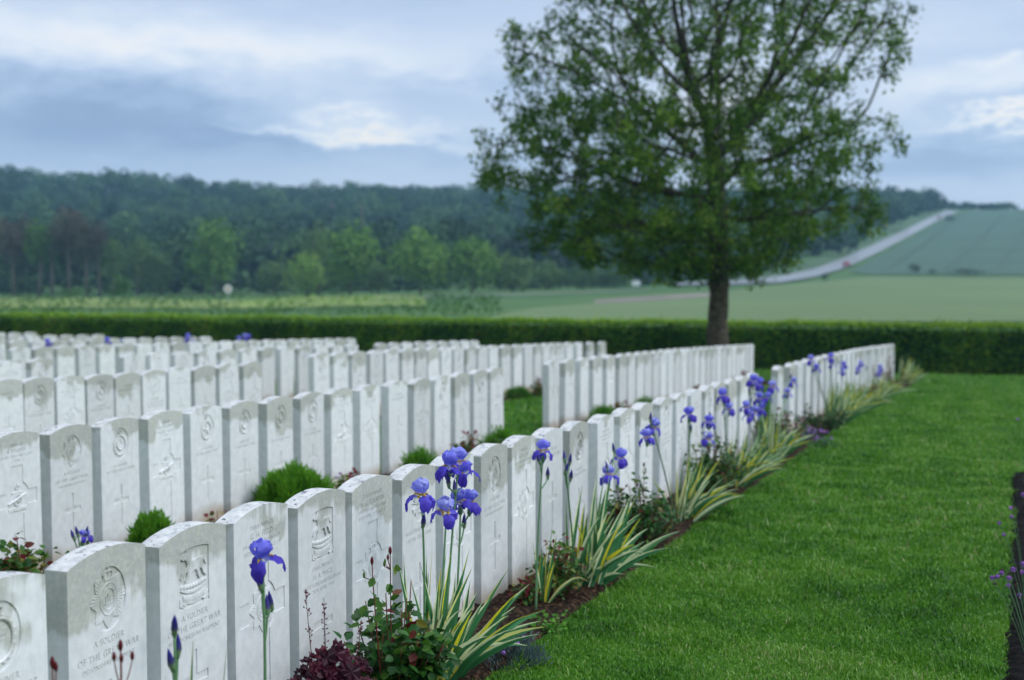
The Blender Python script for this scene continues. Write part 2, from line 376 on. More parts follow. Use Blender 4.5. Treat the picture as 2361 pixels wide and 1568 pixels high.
# ------------------------------------------------------------------ ground, beds, fields
def build_ground():
    ys = np.concatenate([np.linspace(-60, 0, 13)[:-1], np.linspace(0, 60, 61)[:-1], np.linspace(60, 300, 61)[:-1], np.linspace(300, 1000, 71), np.array([1100, 1250, 1500, 2000, 3000])])
    ss = np.linspace(-1.3, 1.3, 131)
    Y, S = np.meshgrid(ys, ss, indexing='ij'); X = S * (60 + np.maximum(Y, 0)); Z = H(X, Y)
    V = np.stack([X, Y, Z], -1).reshape(-1, 3); n, k = Y.shape
    i = np.arange(n - 1)[:, None] * k + np.arange(k - 1)[None]
    Fc = np.stack([i, i + 1, i + k + 1, i + k], -1).reshape(-1, 4)
    o = mesh('ground', V, Fc, ground_material(), smooth=True); o['kind'] = 'structure'
build_ground()
from mathutils import noise as mnoise
def strip(name, u0, u1, t0, t1, mat, hgt=0.03, st=0.03, wob=0.02, amp=0.020, seed=0, drift=0):
    """a bed of dug soil, slightly mounded, along a row"""
    nt = max(2, int((t1 - t0) / st)); nu = max(3, int((u1 - u0) / st))
    V = []
    for i in range(nt + 1):
        t = t0 + (t1 - t0) * i / nt; w0 = u0 - drift * (t - 4) + wob * mnoise.noise(Vector((t * 1.7, seed, 0)))
        for j in range(nu + 1):
            f = j / nu; u = w0 + (u1 - w0) * f; e = min(f, 1 - f) * nu
            h = -0.03 + (hgt + .03) * min(1, e / 2.5) + (amp * (mnoise.noise(Vector((t * 18, u * 18, seed))) + .8 * mnoise.noise(Vector((t * 45, u * 45, seed)))) if e > .5 else 0)
            x, y = xy(t, u); V.append((x, y, gnd(t, u) + h))
    i = np.arange(nt)[:, None] * (nu + 1) + np.arange(nu)[None]
    Fc = np.stack([i, i + nu + 1, i + nu + 2, i + 1], -1).reshape(-1, 4)
    o = mesh(name, np.array(V), Fc, mat, smooth=True); o['kind'] = 'structure'; return o
SOIL = soil_material('bed soil'); SOILD = soil_material('dark wet soil', .10)
ROWU = [2.46, 5.04, 7.68, 10.27, 12.90, 15.45, 18.08, 20.7]
strip('flower_bed', 1.98, 2.62, 1.2, 14.9, SOIL, seed=1, st=.022)
strip('flower_bed', 1.98, 2.62, 15.5, 32.2, SOIL, seed=2, st=.05)
strip('flower_bed', -0.60, 0.05, 1.2, 13.2, SOILD, seed=3, st=.03, wob=.012, hgt=.030, drift=.0090)
for i, (a_, b_) in enumerate([(4.0, 14.1), (15.2, 30.3)]): strip('flower_bed', 4.55, 5.20, a_, b_, SOIL, seed=4 + i, st=.07)
for i, (a_, b_) in enumerate([(8.0, 13.9), (14.6, 28.2)]): strip('flower_bed', 7.20, 7.84, a_, b_, SOIL, seed=6 + i, st=.09)
strip('flower_bed', 9.8, 10.42, 11.0, 28.0, SOIL, seed=9, st=.12)
for i, uu in enumerate(ROWU[4:]): strip('flower_bed', uu - .45, uu + .15, 14.0 + i * 2, 28, SOIL, seed=10 + i, st=.15)

def drape(name, L_, R_, mat, dz, n=40, m=6):
    """a field or road laid on the land; its two edges are given as seen from the gate"""
    def samp(P, k):
        P = np.array(P, float); d = np.r_[0, np.cumsum(np.hypot(*np.diff(P, axis=0).T))]; s = np.linspace(0, d[-1], k)
        return np.stack([np.interp(s, d, P[:, 0]), np.interp(s, d, P[:, 1])], 1)
    a = samp(L_, n); b = samp(R_, n); V = []
    for i in range(n):
        h0 = hit(*a[i], y0=46); h1 = hit(*b[i], y0=46)
        for j in range(m + 1):
            p = h0.lerp(h1, j / m); V.append((p.x, p.y, float(H(p.x, p.y)) + dz))
    i = np.arange(n - 1)[:, None] * (m + 1) + np.arange(m)[None]
    Fc = np.stack([i, i + 1, i + m + 2, i + m + 1], -1).reshape(-1, 4)
    o = mesh(name, np.array(V), Fc, mat, smooth=True); o['kind'] = 'structure'; return o
FIELD = plain('wheat field', (.092, .150, .042), .9, .02, .16)
BLUEF = plain('upper field', (.034, .085, .048), .9, .03, .16)
YELF = plain('yellowing crop', (.155, .215, .035), .9, .12, .45)
ROADM = plain('wet asphalt', (.22, .235, .25), .35, .05, .1)
VERGE = plain('verge grass', (.045, .10, .030), .9, .1, .25)
DIRT = plain('bare earth', (.17, .145, .115), .9, .15, .3)
TRAM = plain('tyre tracks', (.028, .060, .035), .9)
drape('field', [(1230, 712), (1500, 692), (1640, 680), (1730, 665), (1900, 650), (2000, 640), (2361, 640), (2700, 640)],
      [(1100, 745), (1500, 745), (1640, 745), (1730, 745), (1900, 745), (2000, 745), (2361, 745), (2700, 745)], FIELD, .10, 60, 12)
drape('field', [(1960, 628), (2010, 600), (2070, 568), (2130, 535), (2185, 502), (2230, 487), (2361, 483), (2700, 483)],
      [(2000, 634), (2040, 634), (2090, 634), (2150, 634), (2200, 634), (2260, 634), (2361, 636), (2700, 636)], BLUEF, .14, 60, 14)
drape('field', [(-150, 690), (200, 688), (560, 694), (760, 682), (980, 682)], [(-150, 712), (200, 712), (560, 712), (760, 709), (980, 706)], YELF, .1, 60, 4)
drape('verge', [(1690, 640), (1830, 618), (1900, 590), (2000, 545), (2080, 510), (2170, 480)], [(1730, 652), (1850, 640), (1930, 612), (2010, 580), (2080, 545), (2180, 490)], VERGE, .18, 50, 4)
drape('road', [(1560, 655), (1690, 650), (1800, 640), (1880, 622), (1950, 595), (2020, 563), (2090, 530), (2150, 500), (2188, 483)],
      [(1560, 661), (1690, 659), (1800, 655), (1880, 641), (1950, 620), (2030, 582), (2100, 545), (2160, 512), (2216, 485)], ROADM, .3, 80, 4)
drape('road', [(860, 690), (1000, 684), (1240, 678), (1500, 669)], [(860, 692), (1000, 687), (1240, 681), (1500, 671)], plain('dusty lane', (.15, .18, .13), .9, .2, .3), .12, 40, 2)
drape('bare_soil_patch', [(1370, 694), (1450, 688), (1560, 681), (1650, 676)], [(1370, 702), (1450, 699), (1560, 692), (1650, 684)], DIRT, .12, 30, 2)
for L_ in ([(2178, 620), (2225, 585), (2270, 540), (2316, 490)], [(2299, 622), (2320, 590), (2361, 530), (2390, 495)], [(2050, 620), (2120, 570), (2220, 492)]):
    drape('tyre_track', L_, [(a + 6, b + 1) for a, b in L_], TRAM, .22, 30, 1)

# ------------------------------------------------------------------ headstones
SW, SCOR, SRISE, STH, CARVE = .381, .785, .030, .076, .0045
def outline(n=22, grow=0.0, z0=-.16):
    hw = SW / 2; R = (hw * hw + SRISE * SRISE) / (2 * SRISE); cz = SCOR + SRISE - R; a0 = math.asin(hw / R)
    return [(-hw, z0), (hw, z0)] + [(R * math.sin(a0 - 2 * a0 * i / n), cz + R * math.cos(a0 - 2 * a0 * i / n)) for i in range(n + 1)]
_tc = {}
def text_shape(s, size, maxw=None):
    """flat glyph mesh (x,z) centred on x, baseline 0; also its closed outlines"""
    key = (s, size, maxw)
    if key in _tc: return _tc[key]
    c = bpy.data.curves.new('t', 'FONT'); c.body = s; c.size = size * 1.37; c.align_x = 'CENTER'; c.resolution_u = 2; c.space_character = 1.12
    o = bpy.data.objects.new('t', c); COL.objects.link(o); dg = bpy.context.evaluated_depsgraph_get(); dg.update()
    me = bpy.data.meshes.new_from_object(o.evaluated_get(dg)); bpy.data.objects.remove(o); bpy.data.curves.remove(c)
    bm = bmesh.new(); bm.from_mesh(me); bpy.data.meshes.remove(me)
    bmesh.ops.remove_doubles(bm, verts=bm.verts, dist=1e-6)
    xs = [v.co.x for v in bm.verts]; w = max(xs) - min(xs); k = 1.0
    if maxw and w > maxw: k = maxw / w
    V = [(v.co.x * k, v.co.y) for v in bm.verts]; bm.verts.index_update(); Fc = [tuple(v.index for v in f.verts) for f in bm.faces]
    loops = []; seen = set()
    nb = {}
    for e in bm.edges:
        if len(e.link_faces) == 1:
            f = e.link_faces[0]
            vs = [v.index for v in f.verts]; a, b = e.verts[0].index, e.verts[1].index
            ia = vs.index(a)
            if vs[(ia + 1) % len(vs)] != b: a, b = b, a
            nb.setdefault(a, []).append(b)
    while nb:
        st = next(iter(nb)); lp = [st]; cur = nb[st].pop()
        if not nb[st]: del nb[st]
        while cur != st and cur in nb:
            lp.append(cur); nx = nb[cur].pop()
            if not nb[cur]: del nb[cur]
            cur = nx
        if len(lp) > 2: loops.append([V[i] for i in lp])
    bm.free(); _tc[key] = (V, Fc, loops); return _tc[key]
def ellipse(cx, cz, rx, rz, n=40): return [(cx + rx * math.cos(2 * math.pi * i / n), cz + rz * math.sin(2 * math.pi * i / n)) for i in range(n)]
def thin_cross(cz, h=.25, w=.15, b=.020, hb=.028):
    top = cz + h * .38; bot = cz - h * .62
    b /= 2; hb /= 2; w /= 2
    return [(-b, bot), (b, bot), (b, cz - hb), (w, cz - hb), (w, cz + hb), (b, cz + hb), (b, top), (-b, top), (-b, cz + hb), (-w, cz + hb), (-w, cz - hb), (-b, cz - hb)]
def broad_cross(cz=.455, r=.097, b=.047, hb=.040, w=.158, top=.635, bot=.04):
    P = [(w, cz - hb), (w, cz + hb)]
    def arc(a0, a1): return [(r * math.cos(a0 + (a1 - a0) * i / 6), cz + r * math.sin(a0 + (a1 - a0) * i / 6)) for i in range(7)]
    ah = math.asin(hb / r); av = math.acos(b / r)
    P += arc(ah, av) + [(b, top), (-b, top)] + arc(math.pi - av, math.pi - ah) + [(-w, cz + hb), (-w, cz - hb)]
    P += arc(math.pi + ah, math.pi + av) + [(-b, bot), (b, bot)] + arc(-av, -ah)
    return P
def plate(loops, name='p'):
    """stone face of depth CARVE with the given outlines cut through it"""
    c = bpy.data.curves.new(name, 'CURVE'); c.dimensions = '2D'; c.fill_mode = 'BOTH'; c.extrude = CARVE / 2
    for lp in loops:
        s = c.splines.new('POLY'); s.points.add(len(lp) - 1)
        for p, q in zip(s.points, lp): p.co = (q[0], q[1], 0, 1)
        s.use_cyclic_u = True
    o = bpy.data.objects.new(name, c); COL.objects.link(o); dg = bpy.context.evaluated_depsgraph_get(); dg.update()
    me = bpy.data.meshes.new_from_object(o.evaluated_get(dg)); bpy.data.objects.remove(o); bpy.data.curves.remove(c)
    V = [(v.co.x, -STH / 2 + CARVE / 2 - v.co.z, v.co.y) for v in me.vertices]; Fc = [tuple(reversed(p.vertices)) for p in me.polygons]
    bpy.data.meshes.remove(me); return V, Fc
YF = -STH / 2                                                     # front face
YB = YF + CARVE                                                   # floor of the carving
def prism(mb, P, y0, y1):
    n = len(P); v = [(x, y0, z) for x, z in P] + [(x, y1, z) for x, z in P]
    mb.add(v, [tuple(range(n)), tuple(reversed(range(n, 2 * n)))] + [((i + 1) % n, i, n + i, n + (i + 1) % n) for i in range(n)])
def emb_text(mb, s, size, cx, cz, y0, maxw=None, rot=0):
    V, Fc, _ = text_shape(s, size, maxw); c, s_ = math.cos(rot), math.sin(rot)
    P = [(cx + x * c - (z - size / 2) * s_, y0, cz + x * s_ + (z - size / 2) * c) for x, z in V]
    mb.add(P, [tuple(f) for f in Fc])
def star_badge(mb, cz, R=.088, ring='DEVONSHIRE REGIMENT', cx=0):
    """eight pointed rayed star, ring with words, crown above, castle within"""
    n = 96; vi = [(cx, YB - .0046, cz)]; 
    def rad(a):
        q = (a / (math.pi / 4)) % 1.0; q = abs(q - .5) * 2          # 1 at a point, 0 in a notch
        return R * (.70 + .30 * q ** 1.15)
    vs = []; fs = []
    for k in range(n):
        a = 2 * math.pi * k / n + math.pi / 8 * 0; r = rad(a + math.pi / 8 * 0)
        d = .0012 if k % 2 else -.0006
        vs += [(cx + R * .42 * math.cos(a), YB - .0042, cz + R * .42 * math.sin(a)), (cx + r * math.cos(a), YB - .0030 - d, cz + r * math.sin(a)), (cx + r * math.cos(a), YB + .0005, cz + r * math.sin(a))]
    for k in range(n):
        a = k * 3; b = ((k + 1) % n) * 3
        fs += [(a, b, b + 1, a + 1), (a + 1, b + 1, b + 2, a + 2)]
    mb.add(vs, fs)
    r1, r2 = R * .30, R * .50                                       # ring
    vs = []; fs = []; m = 48
    for k in range(m):
        a = 2 * math.pi * k / m; c, s = math.cos(a), math.sin(a) * 1.12
        vs += [(cx + r1 * c, YB - .0042, cz + r1 * s), (cx + (r1 + .002) * c, YB - .0060, cz + (r1 + .002) * s), (cx + (r1 + .004) * c, YB - .0050, cz + (r1 + .004) * s),
               (cx + (r2 - .004) * c, YB - .0050, cz + (r2 - .004) * s), (cx + (r2 - .002) * c, YB - .0062, cz + (r2 - .002) * s), (cx + r2 * c, YB - .0030, cz + r2 * s)]
    for k in range(m):
        a = k * 6; b = ((k + 1) % m) * 6
        for j in range(5): fs.append((a + j, b + j, b + j + 1, a + j + 1))
    mb.add(vs, fs)
    prism(mb, ellipse(cx, cz, r1 + .001, r1 * 1.12 + .001, 24), YB - .0034, YB)
    for i, (x, h) in enumerate(((-.010, .016), (0, .022), (.010, .016))):
        mb.box((cx + x, YB - .0046, cz - .004 + h / 2 - .006), (.007, .0030, h))
        for q in range(3): mb.box((cx + x - .0025 + .0025 * q, YB - .0046, cz - .004 + h - .005), (.0014, .0028, .003))
    mb.box((cx, YB - .0046, cz - .013), (.032, .0030, .006))
    if ring:
        rm = (r1 + r2) / 2; tot = len(ring)
        for i, chh in enumerate(ring):
            if chh == ' ': continue
            a = math.radians(225) - math.radians(270) * i / (tot - 1)
            emb_text(mb, chh, .0075, cx + rm * math.cos(a), cz + rm * 1.12 * math.sin(a), YB - .0058, rot=a - math.pi / 2)
    crown(mb, cx, cz + R * .78, .021)
def crown(mb, cx, cz, w):
    mb.box((cx, YB - .0030, cz - w * .55), (w * 1.7, .0060, w * .35))
    for s in (-1, 1):
        mb.tube([(cx + s * w * .85, YB - .003, cz - w * .4), (cx + s * w * 1.05, YB - .0035, cz + w * .2), (cx + s * w * .6, YB - .004, cz + w * .62), (cx, YB - .004, cz + w * .5)], .0026, 5)
    mb.tube([(cx, YB - .003, cz - w * .4), (cx, YB - .0045, cz + w * .55)], .0026, 5)
    for s in (-.5, 0, .5): mb.ball((cx + s * w, YB - .0035, cz - w * .15), .0028, 6, 4)
    mb.ball((cx, YB - .0035, cz + w * .72), .0032, 6, 4); mb.box((cx, YB - .003, cz + w * 1.0), (.0022, .004, .008)); mb.box((cx, YB - .003, cz + w * 1.02), (.007, .004, .0022))
HORSE = [(-.062, .068), (-.055, .074), (-.047, .078), (-.044, .088), (-.039, .079), (-.034, .070), (-.027, .056), (-.018, .045), (-.006, .044), (.010, .049), (.026, .050), (.040, .046), (.052, .050),
         (.064, .044), (.072, .030), (.070, .018), (.064, .026), (.058, .036), (.050, .037), (.051, .026), (.060, .014), (.058, .002), (.066, -.014), (.074, -.020), (.066, -.021), (.056, -.014), (.049, .000),
         (.041, .010), (.032, .012), (.026, .002), (.030, -.012), (.038, -.021), (.028, -.021), (.020, -.010), (.015, .006), (.004, .012), (-.012, .008), (-.024, .006), (-.032, -.004), (-.040, -.016), (-.052, -.021), (-.050, -.014),
         (-.043, -.004), (-.038, .010), (-.046, .012), (-.060, .008), (-.070, -.006), (-.077, -.004), (-.068, .014), (-.052, .024), (-.040, .030), (-.040, .042), (-.046, .054), (-.056, .056), (-.066, .056), (-.069, .062)]
def horse_badge(mb, cz):
    """galloping horse over a ribbon"""
    prism(mb, [(x, cz + .008 + z * .95) for x, z in HORSE], YB - .0060, YB)
    prism(mb, [(x * .86 + .002, cz + .008 + (z * .86 + .004)) for x, z in HORSE], YB - .0072, YB - .0059)
    n = 9
    for i in range(n):                                              # ground mound of leaves
        x = -.066 + .132 * i / (n - 1); mb.ball((x, YB, cz - .024 - .007 * (1 - (x / .07) ** 2)), .0105, 10, 8, sc=(1, .50, .85))
    P = [(-.074, -.030), (-.04, -.042), (0, -.046), (.04, -.042), (.074, -.030), (.076, -.036), (.04, -.049), (0, -.053), (-.04, -.049), (-.076, -.036)]
    prism(mb, [(x, cz + z) for x, z in P], YB - .0050, YB)
    up = [(-.062 + .124 * i / 10, -.053 - .011 * (1 - ((i - 5) / 5) ** 2)) for i in range(11)]
    prism(mb, [(x, cz + z) for x, z in up] + [(x, cz + z - .023) for x, z in reversed(up)], YB - .0048, YB)
    for k, chh in enumerate('WEST YORKSHIRE'):
        if chh == ' ': continue
        x = -.054 + .108 * k / 13; z = -.0645 - .011 * (1 - (x / .062) ** 2)
        emb_text(mb, chh, .0115, x, cz + z, YB - .0062, rot=.35 * x / .06)
    for s in (-1, 1):
        Q = [(.050, -.078), (.070, -.070), (.082, -.060), (.080, -.072), (.084, -.082), (.068, -.090), (.054, -.092)]
        Q = [(s * x, cz + z) for x, z in Q]
        prism(mb, Q if s > 0 else Q[::-1], YB - .0040, YB)
        mb.tube([(s * .046, YB - .003, cz - .082), (s * .058, YB - .004, cz - .084), (s * .066, YB - .003, cz - .078)], .003, 5)
def sun_badge(mb, cz):
    """rising sun of bayonets over a scroll"""
    for k in range(15):
        a = math.radians(8 + 164 * k / 14); r = .078 if k % 2 == 0 else .066
        P = [(.018 * math.cos(a) - .006 * math.sin(a), .018 * math.sin(a) + .006 * math.cos(a)), (.018 * math.cos(a) + .006 * math.sin(a), .018 * math.sin(a) - .006 * math.cos(a)), (r * math.cos(a), r * math.sin(a))]
        prism(mb, [(x, cz - .012 + z) for x, z in P[::-1]], YB - .004 - (.001 if k % 2 else 0), YB)
    crown(mb, 0, cz - .004, .017)
    P = [(-.072, -.030), (-.035, -.020), (0, -.017), (.035, -.020), (.072, -.030), (.066, -.048), (.033, -.037), (0, -.034), (-.033, -.037), (-.066, -.048)]
    prism(mb, [(x, cz + z) for x, z in P[::-1]], YB - .0055, YB)
    prism(mb, [(x * .6, cz + z * .8 - .026) for x, z in P[::-1]], YB - .005, YB)
def gun_badge(mb, cz):
    """field gun on its wheel, crown above and scroll below"""
    crown(mb, .0, cz + .062, .017)
    prism(mb, [(-.045, cz + .030), (-.045, cz + .037), (.045, cz + .037), (.045, cz + .030)][::-1], YB - .004, YB)
    mb.tube([(-.075, YB - .004, cz - .022), (-.02, YB - .005, cz - .004), (.07, YB - .004, cz + .020)], [.006, .007, .005], 7)
    for k in range(12):
        a = 2 * math.pi * k / 12; mb.tube([(0, YB - .003, cz - .008), (.028 * math.cos(a), YB - .003, cz - .008 + .028 * math.sin(a))], .0018, 4)
    mb.tube([(.030 * math.cos(2 * math.pi * k / 24), YB - .0035, cz - .008 + .030 * math.sin(2 * math.pi * k / 24)) for k in range(25)], .0034, 6)
    prism(mb, [(-.075, cz - .052), (-.04, cz - .046), (0, cz - .050), (.04, cz - .046), (.075, cz - .052), (.07, cz - .068), (.035, cz - .062), (0, cz - .066), (-.035, cz - .062), (-.07, cz - .068)][::-1], YB - .005, YB)
def round_badge(mb, cz, kind=0):
    """roundel: wreath ring with a shield, horn or bugle inside"""
    mb.tube([(.056 * math.cos(2 * math.pi * k / 32), YB - .003, cz - .01 + .058 * math.sin(2 * math.pi * k / 32)) for k in range(33)], .0045, 6)
    for k in range(20):
        a = 2 * math.pi * k / 20; mb.ball((.064 * math.cos(a), YB - .002, cz - .01 + .066 * math.sin(a)), .007, 6, 4, sc=(1, .45, .7))
    if kind == 0:
        prism(mb, [(-.026, cz + .02), (.026, cz + .02), (.026, cz - .015), (0, cz - .042), (-.026, cz - .015)][::-1], YB - .0045, YB)
        for z in (.005, -.008): mb.box((0, YB - .0048, cz + z), (.045, .002, .005))
    elif kind == 1:
        mb.tube([(-.03 + .06 * i / 8, YB - .004, cz - .012 - .025 * math.sin(math.pi * i / 8)) for i in range(9)], [.003 + .0009 * i for i in range(9)], 7)
        mb.tube([(-.03, YB - .003, cz - .01), (0, YB - .003, cz + .03), (.03, YB - .003, cz - .01)], .002, 5)
    else:
        for k in range(5):
            a = math.radians(90 + 72 * k); mb.tube([(0, YB - .003, cz - .01), (.042 * math.cos(a), YB - .003, cz - .01 + .042 * math.sin(a))], [.007, .0015], 6)
    crown(mb, 0, cz + .070, .015)

def stone_design(kind, lines, badge=None, lines_z=None, cross_z=None, ring=None):
    """returns meshes (stone, inscription, badge, cross)"""
    loops = [outline()]; ins = MB(); bad = MB(); cro = MB(); bz = None
    def line(s, size, z):
        V, Fc, lp = text_shape(s, size, .345)
        for l in lp: loops.append([(x, y + z - size / 2) for x, y in l])
        ins.add([(x, YB - .0004, y + z - size / 2) for x, y in V], Fc)
    for s, size, z in lines: line(s, size, z)
    if kind == 'oval': bz = .664; loops.append(ellipse(0, bz, .087, .094)); 
    elif kind == 'panel':
        bz = .655; loops.append([(-.086, bz - .096), (.086, bz - .096), (.086, bz + .085)] + [(.086 - .172 * i / 8, bz + .085 + .010 * (1 - ((i - 4) / 4) ** 2)) for i in range(1, 8)] + [(-.086, bz + .085)])
    elif kind == 'broad': bz = .455
    if kind == 'broad':
        P = broad_cross(); loops.append(P); prism(cro, P[::-1], YB - .0004, YB + .0010)
    if cross_z:
        P = thin_cross(cross_z); loops.append(P); prism(cro, P[::-1], YB - .0004, YB + .0010)
    if badge == 'star': star_badge(bad, bz, ring=ring or 'DEVONSHIRE REGIMENT')
    elif badge == 'horse': horse_badge(bad, bz)
    elif badge == 'sun': sun_badge(bad, bz)
    elif badge == 'gun': gun_badge(bad, bz)
    elif badge and badge.startswith('round'): round_badge(bad, bz, int(badge[-1]))
    O = outline(); mb = MB(); n = len(O)
    # back and sides of the block; the head is slightly eased at its arrises
    v = [(x, YB, z) for x, z in O] + [(x, STH / 2 - .0015, z) for x, z in O] + [(x * .992, STH / 2, z - .0015 if z > 0 else z) for x, z in O]
    f = [tuple(range(n)), tuple(reversed(range(2 * n, 3 * n)))]
    for r_ in (0, n): f += [((i + 1) % n + r_, i + r_, n + i + r_, n + (i + 1) % n + r_) for i in range(n)]
    mb.add(v, f); V, Fc = plate(loops); mb.add(V, Fc)
    return (mb.build('headstone', STONE, link=False), ins.build('inscription', STONE, link=False) if ins.v else None,
            bad.build('badge', STONE, link=False) if bad.v else None, cro.build('cross', STONE, link=False) if cro.v else None)
DEV = 'DEVONSHIRE REGIMENT'; WY = 'WEST YORKSHIRE REGIMENT'
def top4(a, b, c, d): return [(a, .0165, .748), (b, .021, .718), (c, .0155, .688), (d, .0155, .664)]
D_ = {}
D_['gunner'] = stone_design('oval', [('A GUNNER', .020, .545), ('OF THE GREAT WAR', .021, .508)], 'round0', cross_z=.34)
D_['dev'] = stone_design('oval', [('A SOLDIER', .0205, .545), ('OF THE GREAT WAR', .0215, .508), (DEV, .0155, .477)], 'star', cross_z=.33)
D_['wy'] = stone_design('panel', [('A SOLDIER', .0205, .530), ('OF THE GREAT WAR', .0215, .497), (WY, .0150, .466)], 'horse', cross_z=.32)
D_['field'] = stone_design('broad', top4('70458 PRIVATE', 'G. H. FIELD', DEV, '24TH APRIL 1918 AGE 19'), 'star')
D_['mace'] = stone_design('panel', [('59656 PRIVATE', .017, .531), ('H. A. MACE', .0205, .500), (WY, .0155, .470), ('24TH APRIL 1918', .0155, .446)], 'horse', cross_z=.31)
D_['colbran'] = stone_design('broad', top4('315038 PRIVATE', 'A. G. COLBRAN', DEV, '24TH APRIL 1918 AGE 33'), 'star')
D_['aus'] = stone_design('oval', [('AN AUSTRALIAN SOLDIER', .018, .537), ('OF THE GREAT WAR', .019, .503)], 'sun', cross_z=.29)
D_['plainbroad'] = stone_design('broad', top4('PRIVATE', 'A SOLDIER', DEV, '24TH APRIL 1918'), 'star')
D_['cross'] = stone_design('none', [('A SOLDIER', .0205, .70), ('OF THE GREAT WAR', .0205, .665)], None, cross_z=.42)
D_['gun'] = stone_design('broad', top4('GUNNER', 'A SOLDIER', 'ROYAL FIELD ARTILLERY', '1918'), 'gun')
D_['horn'] = stone_design('oval', [('A SOLDIER', .018, .535), ('OF THE GREAT WAR', .020, .505)], 'round1', cross_z=.32)
D_['rose'] = stone_design('oval', [('A SOLDIER', .018, .535), ('OF THE GREAT WAR', .020, .505)], 'round2', cross_z=.32)

ORD = ['first', 'second', 'third', 'fourth', 'fifth', 'sixth', 'seventh', 'eighth', 'ninth', 'tenth', 'eleventh', 'twelfth', 'thirteenth', 'fourteenth', 'fifteenth', 'sixteenth', 'seventeenth',
       'eighteenth', 'nineteenth', 'twentieth', 'twenty-first', 'twenty-second', 'twenty-third', 'twenty-fourth', 'twenty-fifth', 'twenty-sixth', 'twenty-seventh', 'twenty-eighth', 'twenty-ninth', 'thirtieth',
       'thirty-first', 'thirty-second', 'thirty-third', 'thirty-fourth', 'thirty-fifth', 'thirty-sixth', 'thirty-seventh', 'thirty-eighth']
DESC = {'gunner': 'round badge', 'dev': 'star badge in an oval', 'wy': 'carved horse panel', 'field': 'star on broad cross', 'mace': 'carved horse panel', 'colbran': 'star on broad cross', 'aus': 'rising sun badge',
        'plainbroad': 'star on broad cross', 'cross': 'plain cross', 'gun': 'gun badge on broad cross', 'horn': 'oval badge', 'rose': 'oval badge'}
ROWNAME = ['front row', 'second row', 'third row', 'fourth row', 'fifth row', 'sixth row', 'seventh row', 'eighth row']
LEVEL = {0: [(3.22, -1.724), (3.67, -1.748), (4.11, -1.767), (4.56, -1.791), (5.0, -1.811), (5.49, -1.838), (6.45, -1.881), (7.38, -1.926), (8.49, -1.980), (13.76, -2.214), (15.63, -2.300), (31.39, -3.226)],
         1: [(6.38, -1.903), (6.85, -1.917), (8.30, -1.978), (9.80, -2.047), (11.44, -2.124), (13.89, -2.225), (15.30, -2.294), (17.84, -2.432), (29.27, -3.135)],
         2: [(9.29, -2.005), (10.81, -2.10), (11.67, -2.129), (13.44, -2.213), (14.61, -2.225), (18.26, -2.436), (22.83, -2.72), (27.17, -2.996)]}
def settle(t, row):
    if row not in LEVEL: return 0.0
    T = [a for a, b in LEVEL[row]]; D = [b + CAMZ + .006 - gnd(a, ROWU[row]) for a, b in LEVEL[row]]; return float(np.interp(t, T, D))
n_stone = 0
def headstone(t_left, row, design, label):
    global n_stone
    n_stone += 1
    u = ROWU[row] + STH / 2; t = t_left + SW / 2; x, y = xy(t, u)
    ms = D_[design]
    o = bpy.data.objects.new('headstone', ms[0]); COL.objects.link(o)
    r = random.Random(n_stone * 13 + row)
    o.location = (x, y, gnd(t, u) + settle(t - SW / 2, row) + r.uniform(-.004, .004)); seed = r.uniform(0, 40) if n_stone > 1 else 3.0
    o.rotation_euler = (r.gauss(0, .004), r.gauss(0, .0035), math.pi / 2 - A + r.gauss(0, .008))
    o['seed'] = seed; tag(o, label, 'headstone', 'headstones in the ' + ROWNAME[row])
    for nm, me in zip(('inscription', 'badge', 'cross'), ms[1:]):
        if me is None: continue
        c = bpy.data.objects.new(nm, me); COL.objects.link(c); c.parent = o; c['seed'] = seed
    return o
# front row, near part: measured near corners
near = [-122, 150, 367, 539, 687.6, 810, 926, 1023, 1110, 1181.5, 1249, 1314, 1378.6, 1430, 1475, 1521.6, 1560, 1593.7, 1625.6, 1654, 1681, 1707.6, 1733]
des = ['gunner', 'dev', 'wy', 'field', 'mace', 'colbran', 'aus', 'plainbroad', 'dev', 'plainbroad', 'cross', 'horn', 'plainbroad', 'plainbroad', 'cross', 'dev', 'plainbroad', 'cross', 'rose', 'cross', 'plainbroad', 'cross', 'cross']
lab = ['weathered headstone with a large round badge, cut off by the left edge',
       'headstone with star badge reading A SOLDIER OF THE GREAT WAR DEVONSHIRE REGIMENT',
       'headstone with carved horse reading A SOLDIER OF THE GREAT WAR',
       'headstone of PRIVATE G. H. FIELD with star on a broad cross',
       'headstone of PRIVATE H. A. MACE with carved horse and WEST YORKSHIRE ribbon',
       'headstone of PRIVATE A. G. COLBRAN with star on a broad cross',
       'headstone with rising sun badge reading AN AUSTRALIAN SOLDIER behind the single iris',
       'headstone right behind the tall cluster of iris blooms in the front row',
       'headstone with oval star badge and thin cross just beyond the tall iris cluster']
for i, (px, d) in enumerate(zip(near, des)):
    l = lab[i] if i < len(lab) else '%s front-row headstone beyond the Mace stone, with %s' % (ORD[i - 5], DESC[d])
    headstone(t_of(px, ROWU[0]), 0, d, l)
def _noop(): pass
def auto(row, ts, where, pool):
    r = random.Random(row * 5 + len(ts))
    for i, t in enumerate(ts):
        d = r.choice(pool)
        headstone(t, row, d, '%s headstone %s, pale weathered stone' % (ORD[i], where))
POOL = ['dev', 'plainbroad', 'cross', 'gun', 'horn', 'rose', 'cross', 'plainbroad']
ts = [15.62, 16.50] + [17.2 + .66 * i for i in range(22)]; ts = [t for t in ts if t < 31.1]
auto(0, ts, 'beyond the grass gap in the front row', ['cross', 'horn', 'plainbroad'])
T2 = [t_of(px, ROWU[1]) for px in (-18, 112.8, 231.4, 343, 440, 528.6, 615, 692, 763, 829.6, 897, 953, 1002, 1049.6, 1092, 1132.5)]
